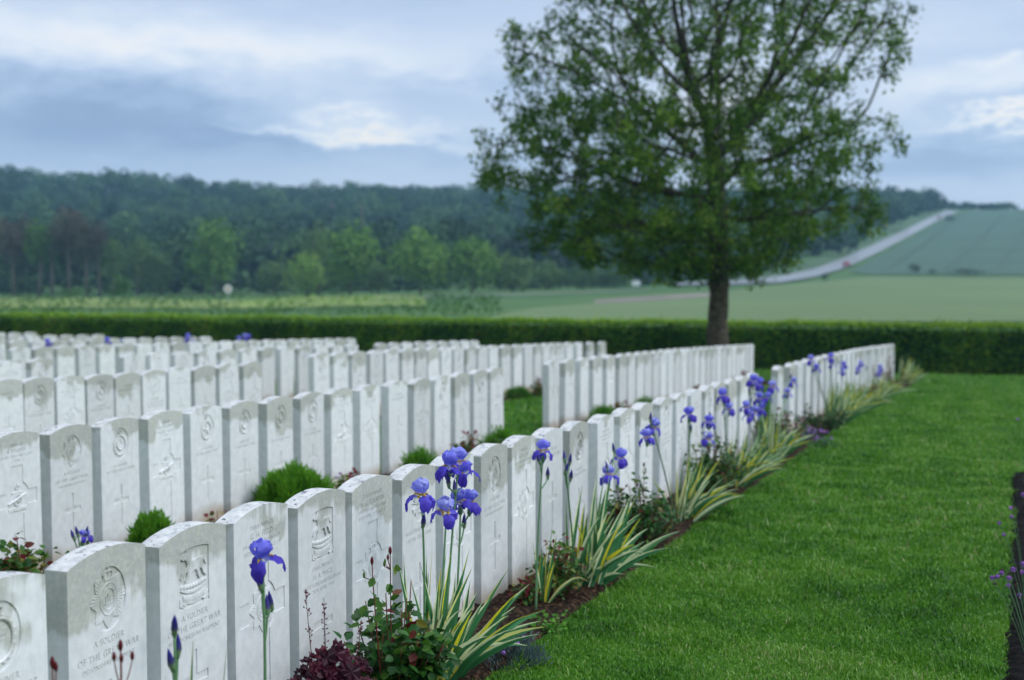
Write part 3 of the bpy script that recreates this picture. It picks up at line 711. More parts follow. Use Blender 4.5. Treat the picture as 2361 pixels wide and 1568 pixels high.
d2 = ['gun', 'dev', 'horn', 'gun', 'rose', 'horn', 'rose', 'horn', 'gun', 'plainbroad', 'cross', 'plainbroad', 'horn', 'plainbroad', 'horn', 'gun']
for i, t in enumerate(T2):
    headstone(t, 1, d2[i], '%s headstone from the left in the second row, with %s' % (ORD[i], DESC[d2[i]]))
t0 = t_of(1266, ROWU[1]); ts = [t0 + .61 * i for i in range(6)]
while ts[-1] < 28.4: ts.append(ts[-1] + .475)
auto(1, ts, 'beyond the grass gap in the second row', POOL)
T3 = [t_of(px, ROWU[2]) for px in (-20, 54, 131, 201.5, 266, 328.5, 388, 449, 506, 562)]
auto(2, T3, 'from the left in the third row', POOL)
T3b = [t_of(px + 6, ROWU[2]) for px in (718.6, 764, 806.5, 847.6, 884.7, 921.8, 953, 982, 1011.7, 1041, 1070, 1097.6, 1123, 1152, 1179.7, 1205, 1226.6, 1247, 1263.7, 1281, 1300.8, 1324, 1351.6, 1379)]
auto(2, T3b, 'beyond the grass gap in the third row', POOL)
auto(3, [t_of(px, ROWU[3]) for px in (-5, 72)], 'from the left in the fourth row', POOL)
t0 = t_of(285, ROWU[3]); ts = []; t = t0
while t < 26.6:
    px_gap = 21.45 < t + .2 < 22.1
    if not px_gap: ts.append(t)
    t += .56
auto(3, ts, 'beyond the grass gap in the fourth row', POOL)
for row, px0, t1, sp in ((4, -30, 26.2, .49), (5, -25, 25.2, .52), (6, -20, 25.0, .52), (7, -15, 26.0, .52)):
    t = t_of(px0, ROWU[row]); ts = []
    while t < t1: ts.append(t); t += sp
    auto(row, ts, 'from the left in the ' + ROWNAME[row], POOL)


# ------------------------------------------------------------------ hedge
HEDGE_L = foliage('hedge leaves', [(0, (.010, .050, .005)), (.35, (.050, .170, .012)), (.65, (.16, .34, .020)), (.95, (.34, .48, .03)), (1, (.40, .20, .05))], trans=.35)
HEDGE_C = plain('hedge core shade', (.012, .020, .008), .9)
TH = tu(*hit(2100, 861).xy)[0]
def HH(u): return 1.49 - .0022 * (u + 9)
def build_hedge(t0, ua, ub, label, n_front, n_top):  # noqa
    root = bpy.data.objects.new('hedge', None); COL.objects.link(root)
    x, y = xy(t0, (ua + ub) / 2); root.location = (x, y, gnd(t0, (ua + ub) / 2)); tag(root, label, 'hedge')
    o0 = Vector(root.location)
    def g3(t, u, h):
        x = t * SA - u * CA; y = t * CA + u * SA
        return np.stack([x - o0.x, y - o0.y, (0.004 - 0.0322 * t - 0.0082 * u - 0.000615 * t * t) + h - o0.z], 1)
    n = n_front; t = t0 + rng.normal(0, .05, n); u = rng.uniform(ua, ub, n); h = rng.uniform(0.02, 1, n) * HH(u)
    t = t + .035 * np.sin(u * 5.1) * np.sin(h * 6 + u)
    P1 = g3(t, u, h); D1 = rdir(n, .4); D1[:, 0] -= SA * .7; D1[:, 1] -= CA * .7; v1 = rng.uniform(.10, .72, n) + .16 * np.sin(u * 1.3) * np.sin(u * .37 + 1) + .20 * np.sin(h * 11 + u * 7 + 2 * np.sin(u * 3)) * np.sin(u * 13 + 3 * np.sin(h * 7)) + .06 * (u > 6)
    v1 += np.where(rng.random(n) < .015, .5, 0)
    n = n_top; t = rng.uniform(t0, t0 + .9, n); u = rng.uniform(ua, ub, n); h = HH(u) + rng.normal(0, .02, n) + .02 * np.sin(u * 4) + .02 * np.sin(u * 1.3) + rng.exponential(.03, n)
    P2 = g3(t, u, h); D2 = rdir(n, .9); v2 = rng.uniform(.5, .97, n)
    n = n_top // 2; t = np.full(n, t0 + .9); u = rng.uniform(ua, ub, n); h = rng.uniform(.2, 1, n) * HH(u); P3 = g3(t, u, h); D3 = rdir(n, .2); D3[:, 1] += .6; v3 = rng.uniform(.1, .8, n)
    P = np.concatenate([P1, P2, P3]); D = np.concatenate([D1, D2, D3]); D /= np.linalg.norm(D, axis=1, keepdims=True); v = np.concatenate([v1, v2, v3])
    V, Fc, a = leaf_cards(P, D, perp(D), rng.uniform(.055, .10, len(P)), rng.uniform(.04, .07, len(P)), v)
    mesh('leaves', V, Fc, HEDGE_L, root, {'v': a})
    us = np.linspace(ua, ub, 40); Vc = []
    for u_ in us:
        for tt, hh in ((t0 + .15, -.1), (t0 + .15, HH(u_) - .12), (t0 + .78, HH(u_) - .12), (t0 + .78, -.1)): Vc.append(g3(np.array([tt]), np.array([u_]), np.array([hh]))[0])
    Fc = [(i * 4 + k, i * 4 + k + 1, i * 4 + k + 5, i * 4 + k + 4) for i in range(39) for k in range(3)]
    mesh('branches', Vc, Fc, HEDGE_C, root)  # solid core box behind the leaves; the hedge's inner shade is its dark colour
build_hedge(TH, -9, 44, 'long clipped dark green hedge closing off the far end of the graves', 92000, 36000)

# ------------------------------------------------------------------ the big tree
BARK = plain('bark', (.085, .066, .045), .9, 9, .7, 1.0)
BARKD = plain('limb bark', (.045, .038, .030), .9, 10, .4, .5)
TREE_L = foliage('tree leaves', [(0, (.028, .085, .010)), (.4, (.085, .190, .018)), (.7, (.170, .295, .026)), (.92, (.28, .34, .04)), (1, (.36, .34, .08))], trans=.45)
def big_tree():
    Y = 33.6; ty = TH - 1.2
    r = ray(1655, 850); k = Y / r[1]; bx, by = r[0] * k, Y; bz = float(H(bx, by))
    root = bpy.data.objects.new('leafy_tree', None); COL.objects.link(root); root.location = (bx, by, bz)
    tag(root, 'tall broad tree with dense green crown standing before the hedge', 'tree')
    prof = [(-340, 1480, 1850), (-250, 1330, 2010), (-130, 1240, 2110), (0, 1225, 2105), (60, 1200, 2090), (130, 1185, 2070), (200, 1185, 2010), (260, 1165, 2015), (340, 1125, 2030), (430, 1150, 2010), (500, 1195, 1985), (570, 1225, 1900), (600, 1290, 1850), (630, 1440, 1770)]
    py = np.array([p[0] for p in prof], float)
    def m(px, pz):
        r = ray(px, pz); k = Y / r[1]; return r[0] * k - bx, r[2] * k + CAMZ - bz
    L_ = np.array([m(p[1], p[0])[0] for p in prof]); R_ = np.array([m(p[2], p[0])[0] for p in prof]); Z_ = np.array([m(p[1], p[0])[1] for p in prof])
    zo = Z_[::-1]; Lo = L_[::-1]; Ro = R_[::-1]
    n = 3600; z = rng.uniform(zo[0], zo[-1], n * 2); lo = np.interp(z, zo, Lo); ro = np.interp(z, zo, Ro)
    cx = (lo + ro) / 2; rad = (ro - lo) / 2
    th = rng.uniform(0, 2 * np.pi, n * 2); lump = 1 + .10 * np.sin(th * 5 + z * 2.1) + .08 * np.sin(th * 9 - z * 3.3)
    lump = lump + .13 * np.sin(th * 3 + z * 5.3) + .10 * np.sin(z * 7.7 + th)
    q = np.sqrt(rng.uniform(.05, 1, n * 2)) * np.minimum(lump, 1.12) * .92
    At = np.stack([cx * 1.0 + rad * q * np.cos(th), rad * q * np.sin(th) * .95, z], 1)
    keep = (np.sin(At[:, 0] * 2.3 + 1) * np.sin(At[:, 1] * 2.1 + 2) * np.sin(At[:, 2] * 2.6) > -.16); At = At[keep][:n]
    ex = []
    for (qx, qy, sp_) in ((1135, 345, .28), (1180, 330, .4), (1180, 105, .3), (1210, 130, .4), (1190, 250, .4), (2060, 60, .35), (2040, 140, .35), (2030, 330, .35), (1150, 420, .4), (1990, 480, .4)):
        c_ = np.array([m(qx, qy)[0], rng.uniform(-.6, .2), m(qx, qy)[1]]); ex.append(c_ + rng.normal(0, sp_ * .6, (26, 3)))
        ex.append(np.linspace([0, 0, c_[2] * .8], c_, 14)[5:] + rng.normal(0, .15, (9, 3)))
    At = np.concatenate([At] + ex)
    # grow limbs towards the light (space colonisation)
    zc = m(1655, 640)[1]; nodes = [np.array([0, 0, 0.])]; par = [-1]
    steps = int(zc / .25)
    for i in range(1, steps + 1): nodes.append(np.array([.015 * math.sin(i), .01 * math.cos(i * 1.3), i * .25])); par.append(len(nodes) - 2)
    for i in range(11): nodes.append(nodes[-1] + np.array([.03 * math.sin(i * 1.7) - .012, .03 * math.cos(i * 2.1), .25])); par.append(len(nodes) - 2)
    alive = np.ones(len(At), bool); step = .24
    for it in range(75):
        Nn = np.array(nodes); a = At[alive]
        if len(a) < 20: break
        idx = np.where(alive)[0]; near = np.empty(len(a), int); dist = np.empty(len(a))
        for s in range(0, len(a), 600):
            d = ((a[s:s + 600, None] - Nn[None]) ** 2).sum(-1); near[s:s + 600] = d.argmin(1); dist[s:s + 600] = np.sqrt(d.min(1))
        ok = dist < 2.6
        kill = dist < .34; alive[idx[kill]] = False
        if not ok.any(): break
        vec = (a - Nn[near]) / (dist[:, None] + 1e-6)
        acc = np.zeros_like(Nn); np.add.at(acc, near[ok], vec[ok]); g = np.where(np.abs(acc).sum(1) > 0)[0]
        for gi in g:
            d = acc[gi] + np.array([0, 0, .25]) + rng.normal(0, .25, 3); d /= np.linalg.norm(d) + 1e-9
            nodes.append(Nn[gi] + d * step); par.append(gi)
        if len(nodes) > 7500: break
    Nn = np.array(nodes); par = np.array(par); nn = len(Nn)
    w = np.zeros(nn); ch = np.zeros(nn, int)
    for i in range(nn - 1, 0, -1):
        if w[i] == 0: w[i] = .0075 ** 2.2
        w[par[i]] += w[i]; ch[par[i]] += 1
    R = w ** (1 / 2.2); R = R * (.26 / R[0]) if R[0] > 0 else R
    R = np.maximum(R, .008)
    R[:steps] = np.linspace(.27, .225, steps); R[0] = .33
    tm = MB(); tm.tube([Nn[i] + np.array([0, 0, -.15 if i == 0 else 0]) for i in range(steps + 1)], [R[i] * (1 + .03 * math.sin(i * 2.2)) for i in range(steps + 1)], 18)
    tm.build('trunk', BARK, root, smooth=True)
    # limbs: one small tube for each growth step
    i = np.arange(steps + 1, nn); p0 = Nn[par[i]]; p1 = Nn[i]; r0 = np.minimum(R[par[i]], R[i] * 1.5); r1 = R[i]
    d = p1 - p0; d /= np.linalg.norm(d, axis=1, keepdims=True); e = np.cross(d, [.31, .7, .2]); e /= np.linalg.norm(e, axis=1, keepdims=True); f = np.cross(d, e); K = 6; V = []
    for pp, rr in ((p0, r0), (p1, r1)):
        for k in range(K):
            an = 2 * math.pi * k / K; V.append(pp + (e * math.cos(an) + f * math.sin(an)) * rr[:, None])
    V = np.stack(V, 1).reshape(-1, 3); b = np.arange(len(i))[:, None] * 2 * K
    Fc = np.concatenate([b + np.array([[k, (k + 1) % K, K + (k + 1) % K, K + k]]) for k in range(K)])
    mesh('branches', V, Fc, BARKD, root, smooth=True)
    # leaves: hanging sprays round the young wood, thinner towards the top
    tips = np.where((R < .022) & (np.arange(nn) > steps + 8))[0]; P = []; 
    zrel = np.clip((Nn[tips, 2] - zo[0]) / (zo[-1] - zo[0]), 0, 1)
    cnt = np.where(ch[tips] == 0, 50, 15) * np.interp(zrel, [0, .35, .55, 1], [1.25, 1.0, .62, .50])
    cnt = np.maximum(1, (cnt * rng.uniform(.5, 1.4, len(tips)))).astype(int)
    src = np.repeat(tips, cnt); n = len(src)
    P = Nn[src] + rng.normal(0, .11, (n, 3)) + np.array([0, 0, -.03]); D = rdir(n, -.35)
    cv = rng.uniform(-.3, .26, nn)[src]; v = rng.uniform(.1, .66, n) + cv + np.where(rng.random(n) < .02, .35, 0)
    V, Fc, a = leaf_cards(P, D, perp(D), rng.uniform(.09, .18, n), rng.uniform(.045, .085, n), v, .2)
    mesh('crown', V, Fc, TREE_L, root, {'v': a}); print('tree leaves', n, 'nodes', nn)
big_tree()

# ------------------------------------------------------------------ far woodland
WOOD_L = foliage('woodland leaves', [(0, (.005, .018, .010)), (.25, (.014, .045, .020)), (.5, (.034, .085, .030)), (.75, (.075, .15, .042)), (1, (.13, .21, .06))], trans=.15, rough=.8)
BROWN_L = foliage('budding brown crown', [(0, (.055, .045, .040)), (.5, (.095, .075, .062)), (1, (.10, .12, .06))], trans=.15, rough=.8)
LIME_L = foliage('fresh green crown', [(0, (.030, .085, .018)), (.4, (.080, .185, .028)), (.8, (.17, .31, .05)), (1, (.24, .38, .06))], trans=.25, rough=.8)
WOODT = plain('far trunk', (.14, .125, .105), .9)
def crown_cards(c, rx, ry, rz, n, size, v0, dv=.22):
    """leaf clumps on a lumpy crown: several overlapping boughs, ragged edge"""
    k = max(4, n // 40); bo = rdir(k, .25) * rng.uniform(.35, .72, (k, 1)); br = rng.uniform(.34, .55, k); bv = rng.uniform(-.1, .1, k)
    w = rng.integers(0, k, n); d = rdir(n, .15)
    P = bo[w] + d * br[w][:, None] * rng.uniform(.8, 1.06, (n, 1)); 
    N = d + rng.normal(0, .45, (n, 3)); N /= np.linalg.norm(N, axis=1, keepdims=True)
    D = perp(N); P = P * np.array([rx, ry, rz]) + np.array(c)
    V, Fc, a = leaf_cards(P, D, N, rng.uniform(.6, 1.3, n) * size, rng.uniform(.5, 1.1, n) * size, v0 + bv[w] + rng.uniform(-dv, dv, n), .1)
    V = V - np.repeat(D, 4, 0) * size * .4
    return V, Fc, a
SKYLINE = np.array([(-300, 372), (0, 376), (80, 379), (101, 395), (123, 386), (233, 389), (288, 383), (343, 392), (412, 400), (466, 404), (502, 410), (563, 412), (615, 417), (700, 420), (729, 410), (745, 420), (820, 415), (960, 420), (1116, 419), (1300, 424), (1500, 426), (1700, 424),
                    (1900, 426), (2001, 425), (2100, 429), (2129, 420), (2148, 429), (2165, 445), (2190, 460), (2211, 463), (2320, 465), (2343, 476), (2375, 470), (2500, 474)], float)
EDGE = np.array([(-400, 679), (600, 679), (1000, 671), (1200, 668), (1480, 660), (1560, 650), (1700, 645), (1880, 606), (2000, 553), (2080, 517), (2170, 484), (2200, 494), (2600, 496)], float)
def woodland():
    Vs, Fs, As = [], [], []; b = 0; trunks = MB()
    for Y in (288, 312, 338, 366, 396, 428, 462, 498, 536, 576, 616, 654, 690, 712, 730):
        px = -260
        while px < 2480:
            w = rng.uniform(6.0, 10.5); px += w * .95 * F / Y
            yb = np.interp(px, EDGE[:, 0], EDGE[:, 1])
            p = at_y(px, 535, Y + rng.uniform(-14, 14)); z = float(H(p.x, p.y))
            r_img = CY + F * math.tan(math.atan((CAMZ - z) / p.y) - PITCH)
            if r_img > yb - 1: continue
            if px > 2185 and Y < 680: continue
            if Y > 700 and px > 2180: continue
            sky = np.interp(px, SKYLINE[:, 0], SKYLINE[:, 1]); top_sky = CAMZ + (HZ - sky - 2) / F * p.y * 1.0
            hmax = top_sky - z
            h = rng.uniform(9.5, 14.5)
            if Y >= 635: h = hmax + (rng.uniform(-1.0, .1) if Y < 700 else -1.6)
            h = min(h, hmax)
            if h < 2.5: continue
            rz = min(h * .45, 6.0)
            n = 300 if Y < 500 else 220
            V, Fc, a = crown_cards((p.x, p.y, z + h - rz), w * .80, w * .80, rz, n, w * .155, rng.uniform(.12, .72), .12)
            Vs.append(V); Fs.append(Fc + b); As.append(a); b += len(V)
            # undergrowth, its shade put into darker leaf colours, fills the foot of the wood
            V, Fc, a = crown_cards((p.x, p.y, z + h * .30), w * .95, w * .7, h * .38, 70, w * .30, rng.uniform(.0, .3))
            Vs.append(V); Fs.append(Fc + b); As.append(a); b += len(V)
    px = -260
    while px < 1700:                                               # scrub that closes the foot of the wood
        px += rng.uniform(10, 26); yb = np.interp(px, EDGE[:, 0], EDGE[:, 1]) + rng.uniform(-4, 1); p = hit(px, yb, y0=150); h = rng.uniform(2.2, 5.5)
        if p.y > 340: continue
        V, Fc, a = crown_cards((p.x, p.y + 3, p.z + h * .42), rng.uniform(2, 3.6), 2.2, h * .62, 60, 1.0, rng.uniform(.1, .6))
        Vs.append(V); Fs.append(Fc + b); As.append(a); b += len(V)
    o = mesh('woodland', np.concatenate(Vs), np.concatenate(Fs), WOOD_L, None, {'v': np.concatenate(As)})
    tag(o, 'distant wooded hillside rising behind the meadow', 'woodland', kind='stuff')
    # slender trunks along the road side of the wood
woodland()
def far_tree(name, cat, px, yb, yt, hw, mat, v0, label, group='trees at the edge of the far wood', trunk=True, dens=520, Y=None, base=.25, lean=0):
    if Y is None: g = hit(px, yb, y0=60)
    else: g = at_y(px, yb, Y); g.z = float(H(g.x, g.y))
    Y = g.y; top = at_y(px, yt, Y).z; h = top - g.z; wx = hw / F * Y
    root = bpy.data.objects.new(name, None); COL.objects.link(root); root.location = g; tag(root, label, cat, group)
    zc = h * (base + (1 - base) / 2); rz = h * (1 - base) / 2 * 1.12
    V, Fc, a = crown_cards((0, 0, zc), wx * 1.22, wx * 1.15, rz * 1.05, dens * 3, min(wx, rz) * .17, v0, .14)
    mesh('crown', V, Fc, mat, root, {'v': a})
    if trunk:
        tm = MB(); tm.tube([(0, 0, -.3), (lean * .4, 0, h * .3), (lean, 0, h * .75)], [h * .026, h * .02, h * .008], 8)
        for k in range(5):
            an = k * 2.4; tm.tube([(lean * .5, 0, h * (.35 + .06 * k)), (lean * .5 + wx * .5 * math.cos(an), wx * .5 * math.sin(an), h * (.55 + .07 * k))], [h * .009, h * .004], 5)
        tm.build('trunk', WOODT, root, smooth=True)
    return root
TG = 'trees at the edge of the far wood'
for a_ in [(32, 684, 500, 44, BROWN_L, .45, 'brownish tree with pale bare trunk at the far left of the wood edge', .45),
           (90, 684, 512, 30, LIME_L, .35, 'olive green tree with leaning pale trunk near the left edge', .42),
           (121, 684, 530, 24, WOOD_L, .7, 'narrow grey green tree with thin trunk between olive and brown crowns', .45),
           (160, 684, 488, 42, BROWN_L, .5, 'tall brown budding tree, third trunk group from the left', .40),
           (200, 684, 500, 32, BROWN_L, .7, 'brown budding tree in the middle of the brown group', .40),
           (230, 684, 512, 26, BROWN_L, .2, 'rightmost brown budding tree with dark straight trunk', .42),
           (262, 684, 556, 28, WOOD_L, .75, 'greyish tree with forked trunk right of the brown group', .32),
           (318, 683, 545, 30, WOOD_L, .8, 'teal green tree between forked tree and the tall bright tree', .15),
           (372, 683, 585, 32, WOOD_L, .75, 'low rounded bush tree left of the tall bright green tree', .05),
           (492, 683, 516, 60, LIME_L, .50, 'tall bright green tree standing alone above the round white sign', .12),
           (631, 683, 604, 38, WOOD_L, .85, 'low dull green tree right of the round white sign', .05),
           (735, 682, 519, 30, WOOD_L, .85, 'upright dark green tree behind the lime green bush', .2),
           (708, 683, 588, 44, LIME_L, .85, 'brightest lime green bush at the wood edge', .03),
           (808, 682, 530, 66, LIME_L, .50, 'big rounded green tree right of the lime green bush', .10),
           (872, 681, 612, 26, WOOD_L, .8, 'low bush in the dark gap between two big rounded trees', .03),
           (970, 679, 545, 72, LIME_L, .60, 'broadest rounded light green tree at the wood edge', .08),
           (1088, 676, 551, 54, LIME_L, .55, 'rounded green tree touching the broadest one on its right', .08),
           (1180, 673, 588, 44, WOOD_L, .9, 'low olive tree just left of the big tree crown', .05),
           (1262, 670, 608, 42, WOOD_L, .8, 'low round tree seen under the left side of the big crown', .05),
           (1345, 668, 614, 44, WOOD_L, .7, 'low tree under the middle of the big crown', .03),
           (1425, 665, 620, 42, WOOD_L, .6, 'low tree behind the white board at the field edge', .03),
           (1476, 663, 622, 18, WOOD_L, .35, 'last dark low tree where the wood edge ends', .03)]:
    px, yb, yt, hw, mt, v0, lb, bs = a_
    far_tree('broadleaf_tree', 'tree', px, yb, yt, hw, mt, v0, lb, base=bs, lean=(.8 if px == 90 else 0))
for px, yb, yt, hw, lb in [(285, 692, 640, 30, 'round green bush in the meadow left of the tall bright tree'), (178, 694, 664, 34, 'pale green bush in the meadow below the brown trees'),
                           (2108, 631, 608, 14, 'dark round bush at the foot of the upper field'), (1903, 648, 630, 11, 'small dark bush below the road'), (2190, 512, 494, 12, 'dark bush beside the top of the road'),
                           (2150, 632, 620, 10, 'tiny dark bush between the round bush and the field hedge')]:
    far_tree('bush', 'bush', px, yb, yt, hw, WOOD_L if px > 400 else LIME_L, .15, lb, 'bushes in the far fields', trunk=False, dens=160, base=0)
far_tree('field_hedge', 'hedge', 2226, 637, 618, 48, WOOD_L, .1, 'long low dark hedge at the foot of the upper field', None, trunk=False, dens=300, base=0)
for px, yt, lb in ((729, 404, 'pointed tree breaking the skyline of the wooded ridge'), (767, 436, 'dark pointed conifer in the wood, nearer the left'), (835, 442, 'dark pointed conifer in the wood, nearer the right')):
    Yc = {729: 640, 767: 470, 835: 455}[px]
    far_tree('conifer', 'conifer', px, 560, yt, 9, WOOD_L, .0, lb, 'pointed trees above the wood', Y=Yc, base=.1, dens=150)

# small things far off
WHITE = plain('white paint', (.75, .76, .78), .5); REDP = plain('red paint', (.36, .04, .05), .4); GREYM = plain('galvanised post', (.32, .33, .34), .5)
RUB = plain('tyre rubber', (.02, .02, .02), .8); GLASS = plain('dark glass', (.03, .04, .05), .1); DARKG = plain('sign print', (.45, .25, .18), .6)
def round_sign():
    g = hit(526, 697, y0=60); s = g.y / F
    root = bpy.data.objects.new('road_sign', None); COL.objects.link(root); root.location = g; tag(root, 'round white sign on a thin post in the meadow', 'sign')
    top = at_y(526, 666, g.y).z - g.z; r = 9.5 * s
    m = MB(); m.tube([(0, .04, -.3), (0, .04, top)], .05, 8); m.build('post', GREYM, root)
    m = MB(); m.tube([(0, -.02, top), (0, .02, top)], r, 28); m.build('disc', WHITE, root)
    m = MB(); m.tube([(0, -.035, top), (0, -.021, top)], r * .5, 20); m.build('symbol', DARKG, root)
round_sign()
def board():
    g = hit(1467, 664, y0=60); s = g.y / F
    root = bpy.data.objects.new('notice_board', None); COL.objects.link(root); root.location = g; tag(root, 'small white board at the foot of the last distant trees', 'board')
    z = at_y(1467, 653, g.y).z - g.z; w = 19 * s; h = 12 * s
    m = MB(); m.box((0, 0, z), (w, .06, h)); m.build('panel', WHITE, root)
    for sx in (-1, 1):
        m = MB(); m.box((sx * w * .38, .06, z / 2 - .1), (.08, .06, z + .2)); m.build('post', GREYM, root)
board()
def car(px, py, label):
    g = hit(px, py, y0=60); root = bpy.data.objects.new('car', None); COL.objects.link(root); root.location = g + Vector((0, 0, .3)); root.rotation_euler = (0, 0, -.3); root.scale = (.78,) * 3; tag(root, label, 'car', 'cars on the far road')
    m = MB()
    sec = [(-2.0, .35), (-2.0, .85), (-1.75, .95), (-1.2, 1.42), (.55, 1.45), (1.15, .98), (1.95, .85), (2.0, .35)]
    V = []; 
    for x in (-.86, .86): V += [(x * (.86 if z > 1.2 else 1), y, z) for y, z in sec]
    n = len(sec); m.add(V, [tuple(range(n)), tuple(reversed(range(n, 2 * n)))] + [(i, n + i, n + (i + 1) % n, (i + 1) % n) for i in range(n)]); m.build('body', REDP, root)
    m = MB(); m.add([(-.68, -1.74, 1.0), (.68, -1.74, 1.0), (.62, -1.27, 1.38), (-.62, -1.27, 1.38)], [(0, 1, 2, 3)]); m.build('rear_window', GLASS, root)
    m = MB(); m.add([(.68, 1.10, 1.04), (-.68, 1.10, 1.04), (-.62, .62, 1.42), (.62, .62, 1.42)], [(0, 1, 2, 3)]); m.build('windscreen', GLASS, root)
    for sx in (-1, 1):
        for y in (-1.25, 1.25):
            m = MB(); m.tube([(sx * .72, y, .32), (sx * .90, y, .32)], .32, 18); m.build('wheel', RUB, root)
        m = MB(); m.box((sx * .68, -2.02, .75), (.3, .05, .16)); m.build('tail_light', REDP, root)
def meadow():
    n = 9000; py = rng.uniform(684, 733, n) ** 1.0; px = rng.uniform(-60, 1500, n); P = []; v = []
    for a, b in zip(px, py):
        k = .5 + .5 * mnoise.noise(Vector((a * .012, b * .10, 3))); 
        if rng.random() > k * 1.3 or a > 1150: continue
        Y = 46 + (733 - b) / 49 * 210; p = hit(a, b, y0=46) if b < 728 else at_y(a, b, 80)
        P.append((p.x + rng.normal(0, .4), p.y + rng.normal(0, 2), float(H(p.x, p.y)))); v.append(.16 + .14 * k + (.55 if (560 < a < 980 and 686 < b < 705) else 0) + rng.normal(0, .08))
    P = np.array(P); n = len(P); D = rdir(n, .9); sz = P[:, 1] / 150
    V, Fc, a = leaf_cards(P, D, perp(D), rng.uniform(.2, .45, n) * sz, rng.uniform(.2, .5, n) * sz, np.array(v))
    o = mesh('meadow_scrub', V, Fc, LIME_L, None, {'v': a}); tag(o, 'rough grass and weeds in the meadow behind the hedge', 'scrub', kind='stuff')
meadow()
car(1952, 618, 'small red car on the lower part of the far road')
car(2166, 506, 'tiny red car near the top of the far road')

# ------------------------------------------------------------------ lawn grass
GRASS = foliage('grass blades', [(0, (.014, .060, .005)), (.35, (.060, .205, .008)), (.72, (.150, .330, .022)), (.93, (.26, .41, .10)), (1, (.42, .41, .20))], rough=.45, trans=.3, nscale=2.6, spec=.4)
def grass(t0, t1, u0, u1, n, hgt, wid, name='grass', lab=None):
    # denser near the camera
    edge = u0 < .1
    q = rng.random(n); t = 1 / (1 / t0 + (1 / t1 - 1 / t0) * q); u = rng.uniform(u0 - (.35 if edge else 0), u1, n) + .012 * np.sin(t * 9)
    if edge:
        kp = (u > .018 - .0090 * (t - 4)) | (t > 13.3); t = t[kp]; u = u[kp]; n = len(t)
    x = t * SA - u * CA; y = t * CA + u * SA; z = 0.004 - 0.0322 * t - 0.0082 * u - 0.000615 * t * t
    sc = np.clip(t / 5, .8, 4) ** .75
    tuft = .65 + .55 * np.clip(np.sin(x * 7.1 + 2 * np.sin(y * 3.3)) * np.sin(y * 6.3 + 1.5 * np.sin(x * 4.1)) + .35, 0, 1)
    h = hgt * rng.uniform(.5, 1.35, n) * tuft * np.clip(sc, 1, 1.5); w = wid * rng.uniform(.7, 1.4, n) * sc
    long_ = rng.random(n) < .012; h = np.where(long_, h * 2.0, h)
    an = rng.uniform(0, 2 * np.pi, n); ln = rng.uniform(.1, .95, n); la = rng.uniform(0, 2 * np.pi, n)
    B = np.stack([x, y, z - .004], 1); S = np.stack([np.cos(an), np.sin(an), np.zeros(n)], 1) * w[:, None] * .5
    up = np.array([0, 0, 1.]); L_ = np.stack([np.cos(la), np.sin(la), np.zeros(n)], 1)
    Mid = B + up * (h * .6)[:, None] + L_ * (h * ln * .25)[:, None]; Tip = B + up * (h * (1 - .35 * ln))[:, None] + L_ * (h * ln * .9)[:, None]
    V = np.stack([B - S, B + S, Mid + S * .8, Mid - S * .8, Tip], 1).reshape(-1, 3); b = np.arange(n) * 5
    Fc = np.concatenate([np.stack([b, b + 1, b + 2], 1), np.stack([b, b + 2, b + 3], 1), np.stack([b + 3, b + 2, b + 4], 1)])
    pat = .10 * np.sin(x * 2.1 + np.sin(y * 1.3) * 2) * np.sin(y * 1.7 + x) + .07 * np.sin(x * 9 + y * 4) * np.sin(y * 7)
    v = rng.normal(.46, .18, n) + pat + np.where(rng.random(n) < .035, .42, 0)
    o = mesh(name, V, Fc, GRASS, None, {'v': np.repeat(v, 5)}); tag(o, lab, 'grass', kind='stuff')
grass(3.4, 31, .0, 2.0, 330000, .026, .0042, lab='mown green lawn beside the front row of graves')
grass(13.5, 32, 2.65, 4.6, 26000, .03, .006, lab='mown lawn strip behind the front row of graves')
grass(12.5, 32, 5.2, 9.8, 26000, .03, .008, lab='mown lawn in the gap between the middle rows of graves')
grass(31, TH, -3, 12, 22000, .035, .008, lab='mown lawn along the foot of the hedge')

